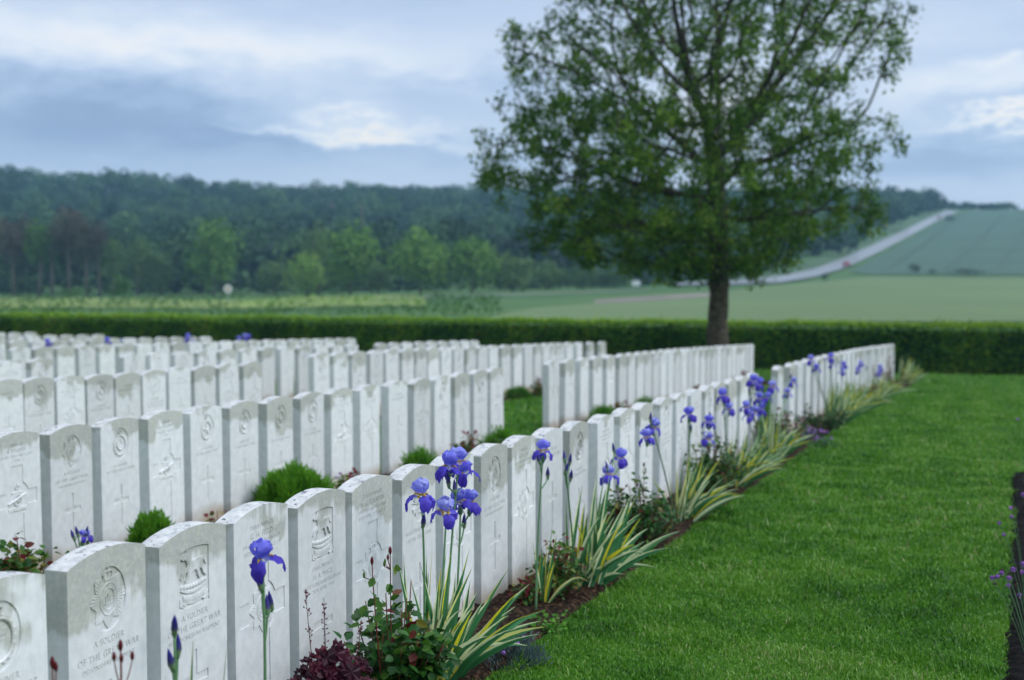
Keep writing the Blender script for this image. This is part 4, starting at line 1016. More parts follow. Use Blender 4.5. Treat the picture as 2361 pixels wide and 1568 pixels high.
# ------------------------------------------------------------------ irises
IRIS_LEAF = None
def iris_leaf_material():
    m, N, L, out = newmat('variegated iris leaf')
    uvn = N.new('ShaderNodeUVMap'); uvn.uv_map = 'UVMap'; sp = N.new('ShaderNodeSeparateXYZ'); L.new(uvn.outputs[0], sp.inputs[0])
    at = N.new('ShaderNodeAttribute'); at.attribute_name = 'v'
    def M(op, a, b=None, clamp=False):
        n = N.new('ShaderNodeMath'); n.operation = op; n.use_clamp = clamp
        for i, v in enumerate((a, b)):
            if v is None: continue
            if isinstance(v, (int, float)): n.inputs[i].default_value = v
            else: L.new(v, n.inputs[i])
        return n.outputs[0]
    # stripes run the length of the blade; each blade has its own share of green and cream
    cb = N.new('ShaderNodeCombineXYZ'); L.new(M('MULTIPLY', sp.outputs[0], 5.5), cb.inputs[0]); L.new(M('MULTIPLY', sp.outputs[1], .5), cb.inputs[1]); L.new(M('MULTIPLY', at.outputs['Fac'], 37.0), cb.inputs[2])
    no = N.new('ShaderNodeTexNoise'); no.inputs['Scale'].default_value = 1.0; no.inputs['Detail'].default_value = 3; L.new(cb.outputs[0], no.inputs[0])
    side = M('SUBTRACT', M('FRACT', M('MULTIPLY', at.outputs['Fac'], 3.0)), .42)
    k = M('ADD', M('MULTIPLY', M('SUBTRACT', no.outputs[0], .5), .9), M('SUBTRACT', sp.outputs[0], .56)); k = M('ADD', k, M('MULTIPLY', side, .42)); k = M('MULTIPLY', M('ADD', k, -.06), 12.0, True)
    g = ramp(N, [(.3, (.022, .125, .040)), (.7, (.070, .25, .095))]); L.new(no.outputs[0], g.inputs[0])
    y = N.new('ShaderNodeMixRGB'); L.new(M('MULTIPLY', M('SUBTRACT', M('FRACT', M('MULTIPLY', at.outputs['Fac'], 11.0)), .56), 8.0, True), y.inputs[0])
    y.inputs[1].default_value = (.80, .84, .50, 1); y.inputs[2].default_value = (.80, .70, .035, 1)
    mx = N.new('ShaderNodeMixRGB'); L.new(k, mx.inputs[0]); L.new(g.outputs[0], mx.inputs[1]); L.new(y.outputs[0], mx.inputs[2])
    b = N.new('ShaderNodeBsdfPrincipled'); b.inputs['Roughness'].default_value = .42; b.inputs['Specular IOR Level'].default_value = .35; L.new(mx.outputs[0], b.inputs['Base Color'])
    tr = N.new('ShaderNodeBsdfTranslucent'); L.new(mx.outputs[0], tr.inputs[0]); ms = N.new('ShaderNodeMixShader'); ms.inputs[0].default_value = .28
    L.new(b.outputs[0], ms.inputs[1]); L.new(tr.outputs[0], ms.inputs[2]); L.new(ms.outputs[0], out.inputs[0]); return m
IRIS_LEAF = iris_leaf_material()
PETAL = foliage('iris petal', [(0, (.022, .012, .21)), (.25, (.060, .030, .40)), (.5, (.115, .085, .66)), (.75, (.22, .22, .80)), (.9, (.42, .45, .86)), (.96, (.75, .72, .80)), (1, (.75, .50, .08))], trans=.42, rough=.5, spec=.25, nscale=95, namt=.22, per=.17)
BUDM = foliage('iris bud', [(0, (.12, .22, .07)), (.35, (.20, .28, .14)), (.55, (.06, .06, .16)), (.8, (.020, .016, .20)), (1, (.03, .02, .34))], trans=.1, rough=.5)
STEM = foliage('flower stem', [(0, (.07, .17, .07)), (.5, (.13, .26, .12)), (1, (.32, .36, .22))], trans=.1, rough=.5)
PAPER = foliage('dry spathe', [(0, (.30, .36, .22)), (1, (.55, .55, .46))], trans=.4, rough=.7)
def bez(a, b, c, n): return [a * (1 - s) ** 2 + b * 2 * s * (1 - s) + c * s * s for s in [i / n for i in range(n + 1)]]
def blade(mb, base, tip, bow, w, v, side=None, n=9, droop=0):
    """sword shaped leaf: stands up from the base and bows over towards the tip"""
    base = Vector(base); tip = Vector(tip); mid = base.lerp(tip, .5) + Vector((0, 0, bow))
    P = bez(base, mid, tip, n)
    if droop:
        for i, p in enumerate(P): p.z -= droop * max(0, i / n - .6) ** 2 * 6
    d = (tip - base); hz = Vector((d.x, d.y, 0))
    hz = hz.normalized() if hz.length > .03 else Vector((CA, -SA, 0)); fn = Vector((-hz.y, hz.x, 0)); tw = (v * 7.3 % 1 - .5) * 1.1; fn = (fn + hz * tw + Vector((0, 0, (v * 3.7 % 1 - .5) * .5))).normalized()
    vs = []; uv = []; fs = []
    for i, p in enumerate(P):
        f = i / n; ww = w * (.55 + .45 * min(1, f * 3)) * (1 - max(0, (f - .30) / .70) ** 1.5) * .5; ww = max(ww, .0006)
        t = (P[min(i + 1, n)] - P[max(i - 1, 0)]).normalized(); s = t.cross(fn).normalized(); nn = s.cross(t).normalized()
        for q, uu in ((-1, 0), (0, .5), (1, 1)):
            vs.append(p + s * ww * q + nn * (-.12 * ww if q else .12 * ww)); uv.append((uu, f))
    for i in range(n):
        a = i * 3; fs += [(a, a + 1, a + 4, a + 3), (a + 1, a + 2, a + 5, a + 4)]
    mb.add(vs, fs, v, uv)
def bloom_mesh(seed):
    r = random.Random(seed); mb = MB()
    def petal(az, kind):
        nv, nu = 9, 8; ca, sa = math.cos(az), math.sin(az); vs = []; at = []
        k1, k2, k3 = r.uniform(0, 6), r.uniform(0, 6), r.uniform(.8, 1.2)
        for i in range(nv + 1):
            f = i / nv
            if kind == 's':
                rr = .006 + .030 * math.sin(f * 2.5) * k3 - .010 * f; z = .004 + .052 * f ** .85 + .0; w = .026 * math.sin(min(math.pi, (f * .88 + .07) * math.pi)) ** .55
            else:
                rr = .006 + .040 * math.sin(min(1.5, f * 1.9)) * k3 + .004 * f; z = .006 * math.sin(f * 3.1) - .060 * max(0, f - .28) ** 1.15; w = .022 * math.sin(min(math.pi, (f ** 1.25 * .86 + .09) * math.pi)) ** .7
            for j in range(nu + 1):
                s = -1 + 2 * j / nu; ruf = .0045 * abs(s) ** 2 * math.sin(f * 13 + k1 + s * 3) + .002 * math.sin(f * 21 + k2 * s)
                if kind == 's': x_ = rr - .010 * s * s * (1 - f * .3) + ruf; zz = z + .3 * ruf - .006 * s * s * f
                else: x_ = rr - .004 * s * s + ruf * .6; zz = z - .007 * s * s + ruf
                y_ = w * s
                vs.append((x_ * ca - y_ * sa, x_ * sa + y_ * ca, zz))
                if kind == 's': a = .52 + .18 * f + .08 * abs(s) + r.uniform(-.03, .03)
                else: a = .12 + .30 * (1 - f) + .10 * abs(s) + r.uniform(-.03, .03)
                if f < .16: a = max(a, .93 - f)
                at.append(min(a, .97))
        fs = [(i * (nu + 1) + j, i * (nu + 1) + j + 1, (i + 1) * (nu + 1) + j + 1, (i + 1) * (nu + 1) + j) for i in range(nv) for j in range(nu)]
        mb.add(vs, fs, at)
        if kind == 'f': mb.tube([(.010 * ca, .010 * sa, .006), (.022 * ca, .022 * sa, .009), (.031 * ca, .031 * sa, .004)], [.0022, .0028, .001], 5, 1.0)
    a0 = r.uniform(0, 6)
    for k in range(3): petal(a0 + k * 2.094, 's'); petal(a0 + 1.047 + k * 2.094, 'f')
    return mb.build('bloom', PETAL, smooth=True, link=False)
BLOOMS = [bloom_mesh(i) for i in range(6)]
def bud_mesh():
    mb = MB(); n = 10; P = []; R_ = []; 
    prof = [(0, .004), (.008, .007), (.02, .0095), (.034, .0085), (.048, .0055), (.060, .002), (.064, .0004)]
    m = 8; vs = []; at = []
    for i, (z, r) in enumerate(prof):
        for k in range(m):
            a = 2 * math.pi * k / m + i * .25; rr = r * (1 + .12 * (k % 2)); vs.append((rr * math.cos(a), rr * math.sin(a), z)); at.append([.1, .25, .45, .7, .8, .9, 1][i])
    fs = [(i * m + k, i * m + (k + 1) % m, (i + 1) * m + (k + 1) % m, (i + 1) * m + k) for i in range(len(prof) - 1) for k in range(m)]
    mb.add(vs, fs, at); return mb.build('bud', BUDM, smooth=True, link=False)
BUD = bud_mesh()
def spathe(mb, p, d, s):
    p = Vector(p); d = Vector(d).normalized(); mb.tube([p - d * .030 * s, p - d * .018 * s, p - d * .004 * s, p + d * .004 * s], [.003 * s, .0085 * s, .0075 * s, .003 * s], 7, .3)
def iris(px, py, u, label, tips=(), nauto=0, stems=(), reach=.5, hgt=.5, wid=.032, group='iris clumps along the front row', spread=.10, seed=0):
    """base at (px, bed u); tips: (px, py, u) of measured blades; stems: [(blooms[(px,py,scale)], buds[(px,py)], (bpx,bpy) base or None)]"""
    r = random.Random(seed + int(px)); t = t_of(px, u, 0.0); x, y = xy(t, u); g = Vector((x, y, gnd(t, u) + .02))
    root = bpy.data.objects.new('iris_plant', None); COL.objects.link(root); root.location = g; tag(root, label, 'iris', group)
    fan = MB(); toR = Vector((CA, -SA, 0)); al = Vector((SA, CA, 0))
    for q in tips:
        tp = on_u(q[0], q[1], q[2]) - g; b = toR * r.uniform(-spread * .5, spread * .5) + al * r.uniform(-spread, spread) * .8
        ln = (tp - b).length; bow = (q[3] if len(q) > 3 else .06) * ln
        blade(fan, b + Vector((0, 0, -.02)), tp, bow, wid * r.uniform(.8, 1.15), r.random())
    for i in range(nauto):
        b = toR * r.uniform(-spread * .6, spread * .6) + al * r.uniform(-spread, spread)
        lean = r.random() ** 1.25; dr = toR * (reach * lean * r.uniform(.7, 1.15)) + al * r.uniform(-.25, .40) * reach * (1 + lean)
        z = hgt * (1.05 - .62 * lean) * r.uniform(.7, 1.1)
        blade(fan, b + Vector((0, 0, -.02)), b + dr + Vector((0, 0, max(z, .05))), .015 + .08 * lean, wid * r.uniform(.65, 1.0), r.random(), droop=r.choice([0, 0, 0, 0, 0, .03]))
    if fan.v: fan.build('leaves', IRIS_LEAF, root, smooth=True)
    for blooms, buds, bp in stems:
        us = u - .03 if len(blooms) + len(buds) else u
        pts = [(on_u(q[0], q[1], us), q) for q in blooms]; bts = [(on_u(q[0], q[1], us), q) for q in buds]
        topp = max([p for p, _ in pts] + [p for p, _ in bts], key=lambda p: p.z)
        if bp: b0 = on_u(bp[0], bp[1], us); gz = float(gnd(*tu(b0.x, b0.y))); b0 = b0 + (b0 - topp) * max(0, (b0.z - gz) / max(.05, (topp.z - b0.z)))
        else: b0 = Vector((g.x, g.y, g.z)) + al * r.uniform(-.05, .05)
        off = b0 - g; off.z = 0
        if off.length > .16: b0 = g + off * (.16 / off.length)
        b0.z = gnd(*tu(b0.x, b0.y))
        end = topp + Vector((0, 0, -.03 if topp in [p for p, _ in pts] else -.01))
        mid = b0.lerp(end, .5) + Vector((r.uniform(-.02, .02), 0, 0))
        axis = bez(b0 - g, mid - g, end - g, 10); st = MB(); st.tube(axis, [.0062 - .0025 * i / 10 for i in range(11)], 7, .45)
        k = len(root.children)
        for p, q in pts + bts:
            pl = p - g; isb = len(q) > 2
            if p is not topp:                                      # side branch leaves the stem a little below
                j = min(range(11), key=lambda j: abs(axis[j].z - (pl.z - .07))); a0 = axis[j]; e = pl + Vector((0, 0, -.03 if isb else 0))
                st.tube(bez(a0, Vector((e.x, e.y, (a0.z + e.z) / 2 - .01)), e, 5), [.004, .0038, .0036, .0034, .0032, .003], 6, .45)
            spathe(st, pl + Vector((0, 0, -.022 if isb else .0)), (0, 0, 1), 1.15 if isb else .9)
        so_ = st.build('flower_stem', STEM, root, smooth=True)
        for p, q in pts:
            o = bpy.data.objects.new('bloom', r.choice(BLOOMS)); COL.objects.link(o); o.parent = so_; o.location = p - g; s_ = q[2] * 1.12
            o.scale = (s_, s_, s_ * r.uniform(.92, 1.12)); o.rotation_euler = (r.uniform(-.3, .3), r.uniform(-.3, .3), r.uniform(0, 6.28))
        for p, q in bts:
            o = bpy.data.objects.new('bud', BUD); COL.objects.link(o); o.parent = so_; o.location = p - g + Vector((0, 0, -.02)); o.rotation_euler = (r.uniform(-.25, .25), r.uniform(-.35, .35), r.uniform(0, 6))
    return root
U0 = 2.14
iris(470, 0, 2.06, 'iris with two tall blades and a purple bud stem at the bottom left', tips=[(445, 1478, 2.04), (526, 1455, 2.06), (380, 1560, 2.0), (430, 1600, 2.0), (560, 1590, 2.0)], nauto=5, hgt=.35,
     stems=[([], [(402, 1448), (409, 1498), (398, 1528)], (393, 1568))], seed=3)
iris(625, 0, U0, 'single lilac iris bloom with two buds before the Field headstone', tips=[(640, 1640, 2.1), (590, 1650, 2.1)], nauto=4, hgt=.3,
     stems=[([(606, 1290, 1.02)], [(604, 1348), (626, 1392), (616, 1405)], (607, 1568))], seed=4)
iris(1003, 0, U0, 'large variegated iris clump with six blue blooms, nearest along the bed',
     tips=[(1172, 1312, 1.96, .06), (1222, 1346, 1.90, .10), (1253, 1408, 1.86, .16), (1247, 1432, 1.86, .14), (1189, 1398, 1.92), (1115, 1469, 1.98, .15), (1216, 1489, 1.84, .3), (1162, 1488, 1.88, .2), (1102, 1364, 2.0), (1090, 1420, 2.0),
           (1060, 1440, 2.0), (915, 1283, 2.16, .03), (1017, 1307, 2.1, .05), (970, 1300, 2.12, .03), (997, 1264, 2.18, .02), (1083, 1263, 2.14, .03), (945, 1330, 2.1, .05), (1040, 1330, 2.12), (1066, 1352, 2.08), (1130, 1380, 1.97), (1165, 1420, 1.93),
           (1080, 1480, 2.0, .2), (1120, 1510, 1.95, .2), (930, 1400, 2.1), (960, 1370, 2.12), (1000, 1380, 2.1), (1030, 1400, 2.08), (985, 1420, 2.08), (1140, 1445, 1.95), (1010, 1360, 2.15)],
     nauto=34, stems=[([(973, 1145, 1.02)], [(975, 1205)], (958, 1330)), ([(1034, 1078, 1.0), (1056, 1068, 1.08), (1072, 1092, .95)], [(1050, 1130), (1035, 1112)], (1037, 1350)),
                      ([(1028, 1182, 1.02)], [], (1015, 1340)), ([(1062, 1158, .95), (1082, 1160, .98)], [(1070, 1206)], (1052, 1330))], reach=.42, hgt=.50, wid=.050, seed=5)
iris(1248, 0, 2.2, 'narrow upright iris fan with a single bloom, left of the second clump', tips=[(1228, 1240, 2.2, .03), (1276, 1195, 2.22, .02), (1290, 1250, 2.2), (1250, 1260, 2.2), (1262, 1225, 2.2, .02)], nauto=4, hgt=.35, reach=.2,
     stems=[([(1252, 1042, 1.0)], [(1263, 1095), (1246, 1062)], (1240, 1290))], seed=61, spread=.05)
iris(1345, 0, U0, 'second variegated iris clump, with two arching blades over a rose',
     tips=[(1305, 1145, 2.22, .02), (1330, 1200, 2.2), (1358, 1170, 2.2, .02), (1372, 1180, 2.18), (1418, 1190, 2.1), (1360, 1300, 2.0, .4), (1472, 1215, 2.02), (1512, 1308, 1.84, .2), (1440, 1325, 1.9, .2),
           (1495, 1262, 1.92, .12), (1487, 1248, 1.95), (1452, 1180, 2.05), (1400, 1230, 2.1), (1430, 1250, 2.0), (1385, 1215, 2.1), (1350, 1230, 2.15), (1465, 1225, 2.0), (1410, 1280, 2.0)],
     nauto=34, stems=[([], [(1303, 1058), (1313, 1064), (1303, 1085), (1315, 1100)], (1318, 1260)),
                      ([(1430, 1058, 1.0), (1404, 1098, 1.0)], [(1417, 1038), (1402, 1080)], (1395, 1230))], reach=.38, hgt=.56, seed=6, spread=.16, wid=.046)
iris(1572, 0, U0, 'third iris clump, tall blades with a single pair of blooms high above',
     tips=[(1655, 1165, 1.9, .12), (1620, 1115, 2.02), (1630, 1085, 2.06), (1540, 1060, 2.2), (1560, 1080, 2.2), (1500, 1100, 2.24), (1520, 1120, 2.22), (1600, 1090, 2.12), (1580, 1100, 2.16), (1645, 1130, 1.98), (1605, 1140, 2.05), (1550, 1120, 2.16)],
     nauto=38, stems=[([(1492, 1010, .95), (1506, 985, .98)], [(1500, 965), (1503, 980)], (1477, 1110)), ([(1589, 958, 1.05)], [(1593, 990)], (1598, 1100))], reach=.38, hgt=.54, seed=7, wid=.042, spread=.14)
iris(1692, 0, U0, 'fourth iris clump leaning far over the lawn edge', tips=[(1812, 1058, 1.84, .1), (1808, 1042, 1.86, .1), (1790, 1025, 1.9), (1775, 1010, 1.95), (1800, 1075, 1.85, .15), (1740, 1000, 2.05), (1720, 1010, 2.1)],
     nauto=52, stems=[([(1634, 975, .98), (1632, 1014, .98)], [(1640, 960)], (1625, 1080)), ([(1668, 915, 1.05), (1682, 944, 1.0)], [(1672, 930)], (1678, 1060))], reach=.45, hgt=.48, seed=8, wid=.042, spread=.16)
iris(1768, 0, U0, 'fifth iris clump, with the thickest bunch of blooms at the end of the front row', tips=[(1880, 1002, 1.8, .12), (1860, 990, 1.86), (1745, 905, 2.2), (1770, 930, 2.2), (1760, 950, 2.2), (1782, 920, 2.2)],
     nauto=46, stems=[([(1735, 880, 1.0), (1749, 887, 1.0)], [(1728, 902)], (1755, 990)), ([(1721, 940, 1.0), (1726, 960, .9)], [], (1735, 1000)), ([(1752, 920, 1.05), (1738, 952, 1.0), (1755, 945, 1.0)], [(1730, 925)], (1750, 1000)),
                      ([(1781, 893, 1.0), (1770, 918, .95)], [], (1765, 990)), ([(1828, 883, 1.0), (1816, 908, .95)], [(1822, 870)], (1810, 980))], reach=.45, hgt=.48, seed=9, wid=.042, spread=.16)
GF = 'iris clumps along the far front row'
iris(1925, 0, U0, 'wide iris clump just beyond the grass gap, dark green plant at its foot', nauto=95, wid=.046, stems=[([(1870, 832, 1.0)], [], (1878, 900)), ([(1882, 850, .95)], [], (1885, 905)), ([(1915, 826, 1.0), (1918, 842, .9)], [], (1915, 905))], reach=.5, hgt=.5, spread=.26, seed=10, group=GF)
iris(1968, 0, U0, 'iris clump with two close blooms, second beyond the grass gap', nauto=85, wid=.046, stems=[([(1946, 843, 1.0), (1942, 858, .9)], [(1935, 838)], (1945, 905)), ([(1985, 840, 1.0), (1979, 855, .95)], [(1998, 850)], (1985, 900))], reach=.5, hgt=.45, spread=.24, seed=11, group=GF)
iris(2020, 0, U0, 'iris clump with one bloom, third beyond the grass gap', nauto=80, wid=.046, stems=[([(2030, 850, 1.05), (2026, 862, .9)], [], (2025, 900))], reach=.5, hgt=.42, spread=.24, seed=12, group=GF)
iris(2086, 0, 2.2, 'iris clump without blooms at the far end of the bed', nauto=60, wid=.05, reach=.4, hgt=.6, spread=.2, seed=13, group=GF)
# irises among the back rows
GB = 'irises in bloom among the back rows'
def back_iris(px, u, pts, label, seed):
    iris(px, 0, u, label, nauto=8, stems=[([(x_, y_, s_)], [], None) for x_, y_, s_ in pts], reach=.25, hgt=.45, seed=seed, group=GB)
back_iris(112, 14.9, [(111, 792, 1.3)], 'single small iris bloom at the far left among the back rows', 20)
back_iris(255, 14.9, [(248, 789, 1.3), (253, 799, 1.0)], 'narrow iris bloom left of the flat pair in the back rows', 21)
back_iris(280, 17.4, [(270, 791, 1.2), (279, 790, 1.2), (290, 792, 1.3)], 'row of three pale iris blooms low among the back rows', 22)
back_iris(436, 14.9, [(434, 777, 1.3), (431, 787, 1.2), (447, 793, 1.1)], 'iris with blooms one above the other before the hedge', 23)
back_iris(565, 14.9, [(551, 783, 1.3), (564, 778, 1.3), (573, 778, 1.3)], 'iris with three blooms side by side before the hedge', 24)
iris(187, 0, 4.68, 'cluster of closing blue iris buds just over the near headstones', nauto=4, stems=[([(189, 1237, .62)], [(172, 1238), (180, 1230)], (185, 1300)), ([(202, 1238, .6)], [(196, 1228)], (196, 1300))], reach=.2, hgt=.2, seed=25, group='second row plants')

# ------------------------------------------------------------------ roses, shrubs and small plants
ROSE = foliage('rose leaves', [(0, (.008, .040, .005)), (.35, (.020, .100, .012)), (.58, (.075, .170, .016)), (.74, (.19, .18, .025)), (.82, (.13, .03, .014)), (1, (.14, .008, .014))], trans=.3, rough=.45, spec=.28)
ROSEST = foliage('rose stems', [(0, (.05, .07, .02)), (1, (.16, .035, .025))], trans=0, rough=.5)
GREENB = foliage('feathery green', [(0, (.016, .080, .005)), (.5, (.055, .20, .008)), (1, (.14, .34, .02))], trans=.3, rough=.6)
TEAL = foliage('grey lavender leaves', [(0, (.045, .08, .085)), (1, (.14, .19, .18))], trans=.15, rough=.8)
HEUCH = foliage('dark purple leaves', [(0, (.014, .002, .006)), (.6, (.055, .006, .018)), (1, (.14, .015, .03))], trans=.2, rough=.5, spec=.25)
PINKF = foliage('small mauve petals', [(0, (.24, .10, .45)), (.6, (.45, .22, .62)), (1, (.62, .36, .66))], trans=.3, rough=.7)
DRYF = foliage('withered heads', [(0, (.10, .07, .05)), (1, (.34, .28, .20))], trans=.1, rough=.9)
def shrub(name, cat, px, u, label, w, h, nleaf, mat=None, red=.15, base_v=.3, leafL=.032, stems=(), group='roses and shrubs in the beds', seed=0, kind='rose', dens_top=0, flowers=None):
    r = random.Random(seed + int(px)); t = t_of(px, u, 0.0); x, y = xy(t, u); g = Vector((x, y, gnd(t, u)))
    root = bpy.data.objects.new(name, None); COL.objects.link(root); root.location = g; tag(root, label, cat, group)
    if kind == 'rose':
        mat = mat or ROSE
        st = MB(); ends = []
        for k in range(max(7, nleaf // 30)):
            a = r.uniform(0, 6.28); q = r.random() ** .5; e = Vector((math.cos(a) * q * w, math.sin(a) * q * w, h * (1 - .45 * q * q) * r.uniform(.45, 1.02)))
            P = bez(Vector((e.x * .15, e.y * .15, -.02)), Vector((e.x * .6, e.y * .6, e.z * .55)), e, 7)
            st.tube(P, [.0042 - .0003 * i for i in range(8)], 5, r.uniform(.2, 1)); ends.append(P)
        Pp = []; Dd = []; vv = []
        for i in range(nleaf):
            P = r.choice(ends); f = r.uniform(.25, 1) ** .7; j = min(6, int(f * 7)); p = P[j].lerp(P[j + 1], f * 7 - j)
            d = Vector((r.gauss(0, 1), r.gauss(0, 1), r.gauss(.1, .6))).normalized(); off = d * r.uniform(.008, .045)
            Pp.append(p + off); Dd.append(d); vv.append(min(1, base_v + r.uniform(-.25, .22) + (red * 1.6 * r.random() if p.z > h * .6 else 0) + (.4 if r.random() < red else 0)))
        Pp = np.array(Pp); Dd = np.array(Dd); N = rng.normal(0, .45, Dd.shape) + np.array([0, -.35, 1]); N -= Dd * (N * Dd).sum(1, keepdims=True); N /= np.linalg.norm(N, axis=1, keepdims=True)
        V, Fc, a = oval_leaves(Pp, Dd, N, rng.uniform(.7, 1.3, len(Pp)) * leafL, rng.uniform(.7, 1.1, len(Pp)) * leafL * .85, np.array(vv))
        mesh('leaves', V, Fc, mat, root, {'v': a}, smooth=True)
        e1 = None
        for sp_ in stems:                                          # (px, py, buds) flowering shoots rising above
            e = on_u(sp_[0], sp_[1], u - .02) - g
            if e1 is not None and len(sp_) > 3 and sp_[3] == -1:
                j0 = e1 + Vector((0, 0, -.085 + (e.z - e1.z) * .5)); st.tube(bez(j0, (j0 + e) / 2 + Vector(((e.x - e1.x) * .3, 0, -.01)), e, 6), .0016, 5, .9)
                bb = MB(); bb.tube([e + Vector((0, 0, z * .8)) for z in (-.004, .004, .012, .020, .026)], [.002, .0048, .0052, .0036, .001], 8, .98); bb.build('rose_bud', ROSE, root, smooth=True); continue
            e1 = e; b = Vector((e.x * .3, e.y * .3, .0)); st.tube(bez(b, Vector((e.x * .9, e.y * .9, e.z * .7)), e, 8), [.0036 - .0002 * i for i in range(9)], 6, .9)
            for k in range(sp_[2]):
                bb = MB(); o_ = e if k == 0 else e + Vector((r.uniform(-.035, .035), r.uniform(-.01, .01), r.uniform(-.05, -.02)))
                if k: st.tube([e + Vector((0, 0, -.06)), o_], .0018, 5, .9)
                s_ = 1.0 if k == 0 else .75
                bb.tube([o_ + Vector((0, 0, z * s_)) for z in (-.004, .004, .012, .020, .026)], [q_ * s_ for q_ in (.0025, .0055, .0062, .0042, .001)], 8, .98 if k % 2 == 0 else .6)
                bb.build('rose_bud', ROSE, root, smooth=True)
            if sp_[2] and len(sp_) > 3 and sp_[3] > 0:
                Pq = np.array([list(e + Vector((r.uniform(-.02, .02), 0, -.05 - .03 * k))) for k in range(sp_[3])]); Dq = rdir(len(Pq), .2)
                Nq = perp(Dq); Vq, Fq, aq = oval_leaves(Pq, Dq, Nq, np.full(len(Pq), .038), np.full(len(Pq), .028), rng.uniform(.35, .65, len(Pq)))
                mesh('shoot_leaves', Vq, Fq, ROSE, root, {'v': aq}, smooth=True)
        st.build('stems', ROSEST, root, smooth=True)
    elif kind == 'mound':
        n = nleaf; d = rdir(n, .55); d[:, 2] = np.abs(d[:, 2]); lump = 1 + .13 * np.sin(d[:, 0] * 7 + seed) * np.sin(d[:, 1] * 6)
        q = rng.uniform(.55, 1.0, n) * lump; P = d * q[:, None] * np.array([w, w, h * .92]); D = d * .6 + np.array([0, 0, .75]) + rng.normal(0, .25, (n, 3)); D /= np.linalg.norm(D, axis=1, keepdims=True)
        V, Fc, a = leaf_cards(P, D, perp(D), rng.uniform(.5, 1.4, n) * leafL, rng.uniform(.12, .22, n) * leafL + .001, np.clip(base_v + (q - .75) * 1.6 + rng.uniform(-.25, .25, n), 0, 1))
        mesh('foliage', V, Fc, mat, root, {'v': a})
    if flowers:
        fm = MB()
        for k in range(flowers): 
            a = r.uniform(0, 6.28); q = r.random() ** .5
            fm.ball((math.cos(a) * q * w * 1.05, math.sin(a) * q * w * 1.05, h * (1.05 - .5 * q * q) * r.uniform(.8, 1.1)), r.uniform(.006, .013), 6, 4, r.random())
        fm.build('flowers', PINKF, root)['kind'] = 'stuff'
    return root
shrub('rose_bush', 'rose', 905, 2.10, 'nearest rose bush with glossy green and dark red leaves beside the big iris', .20, .56, 1200, red=.06, base_v=.33, leafL=.044,
      stems=[(858, 1300, 2, 6), (900, 1276, 4, 5), (948, 1338, 0), (1020, 1378, 0)], seed=1)
shrub('rose_shoots', 'rose', 935, 2.06, 'tuft of deep red young rose leaves above the nearest rose bush', .05, .47, 16, red=.9, base_v=.9, leafL=.05, seed=2)
shrub('rose_bush', 'rose', 1290, 2.16, 'small bronze rose bush in front of the second iris clump', .15, .36, 560, red=.25, base_v=.42, leafL=.028, seed=3)
shrub('rose_bush', 'rose', 1225, 2.25, 'low reddish rose at the foot of the stones left of the second iris', .13, .16, 160, red=.35, base_v=.4, leafL=.026, seed=31)
shrub('rose_bush', 'rose', 1480, 2.16, 'dark rose bush between the second and third iris clumps', .27, .44, 950, red=.18, base_v=.25, leafL=.032, stems=[(1485, 1075, 2, 4), (1420, 1120, 0)], seed=4)
shrub('rose_bush', 'rose', 1650, 2.20, 'dark rose bush with a few red leaves between third and fourth iris clumps', .27, .50, 950, red=.2, base_v=.28, leafL=.034, stems=[(1650, 1000, 2, 2), (1700, 1020, 1, 2)], seed=5)
shrub('rose_bush', 'rose', 1806, 2.18, 'bronze topped rose bush before the fifth iris clump', .36, .48, 950, red=.35, base_v=.36, leafL=.034, seed=6)
shrub('dark_shrub', 'shrub', 1893, 2.08, 'dark green bush just beyond the grass gap', .30, .42, 700, red=.0, base_v=.12, leafL=.034, seed=7)
shrub('rose_bush', 'rose', 2003, 2.1, 'brown rose bush between far iris clumps, left one', .30, .42, 420, red=.4, base_v=.45, leafL=.034, seed=8)
shrub('rose_bush', 'rose', 2046, 2.2, 'tall brown rose bush at the far end of the front row', .35, .75, 480, red=.5, base_v=.5, leafL=.034, seed=9)
shrub('mauve_flowers', 'flowers', 1863, 2.04, 'patch of small mauve flowers at the lawn edge by the grass gap', .26, .20, 500, kind='mound', mat=TEAL, leafL=.04, flowers=70, seed=10)
shrub('lavender_tuft', 'plant', 1178, 1.98, 'grey blue feathery tuft at the right of the big iris', .15, .14, 900, kind='mound', mat=TEAL, leafL=.035, flowers=7, seed=11)
shrub('ground_cover_plant', 'plant', 1082, 1.93, 'feathery grey green plant at the lawn edge below the big iris', .16, .07, 700, kind='mound', mat=GREENB, base_v=.25, leafL=.03, seed=12, group='low plants at the lawn edge')
shrub('ground_cover_plant', 'plant', 1262, 2.03, 'bright green seedlings on the soil below the second rose', .12, .07, 130, base_v=.5, red=0, leafL=.024, mat=GREENB, seed=13, group='low plants at the lawn edge')
shrub('ground_cover_plant', 'plant', 1495, 2.0, 'bright green low plant at the lawn edge below the second rose thicket', .16, .09, 260, base_v=.4, red=0, leafL=.024, mat=GREENB, seed=14, group='low plants at the lawn edge')
shrub('ground_cover_plant', 'plant', 1640, 1.98, 'dull green mat of leaves at the foot of the third iris', .22, .12, 900, kind='mound', mat=GREENB, base_v=.1, leafL=.03, seed=15, group='low plants at the lawn edge')
shrub('rose_bush', 'rose', 278, 2.05, 'rose shoot with five dark red buds before the oval star stone', .10, .20, 40, red=.4, stems=[(278, 1498, 1, 0), (263, 1522, 1, -1), (280, 1526, 1, -1), (305, 1520, 1, -1)], seed=16)
shrub('rose_bush', 'rose', 122, 2.08, 'rose shoot with a pair of dark buds at the far left bottom', .10, .20, 30, red=.4, stems=[(121, 1538, 1, 0), (129, 1546, 1, -1)], seed=17)
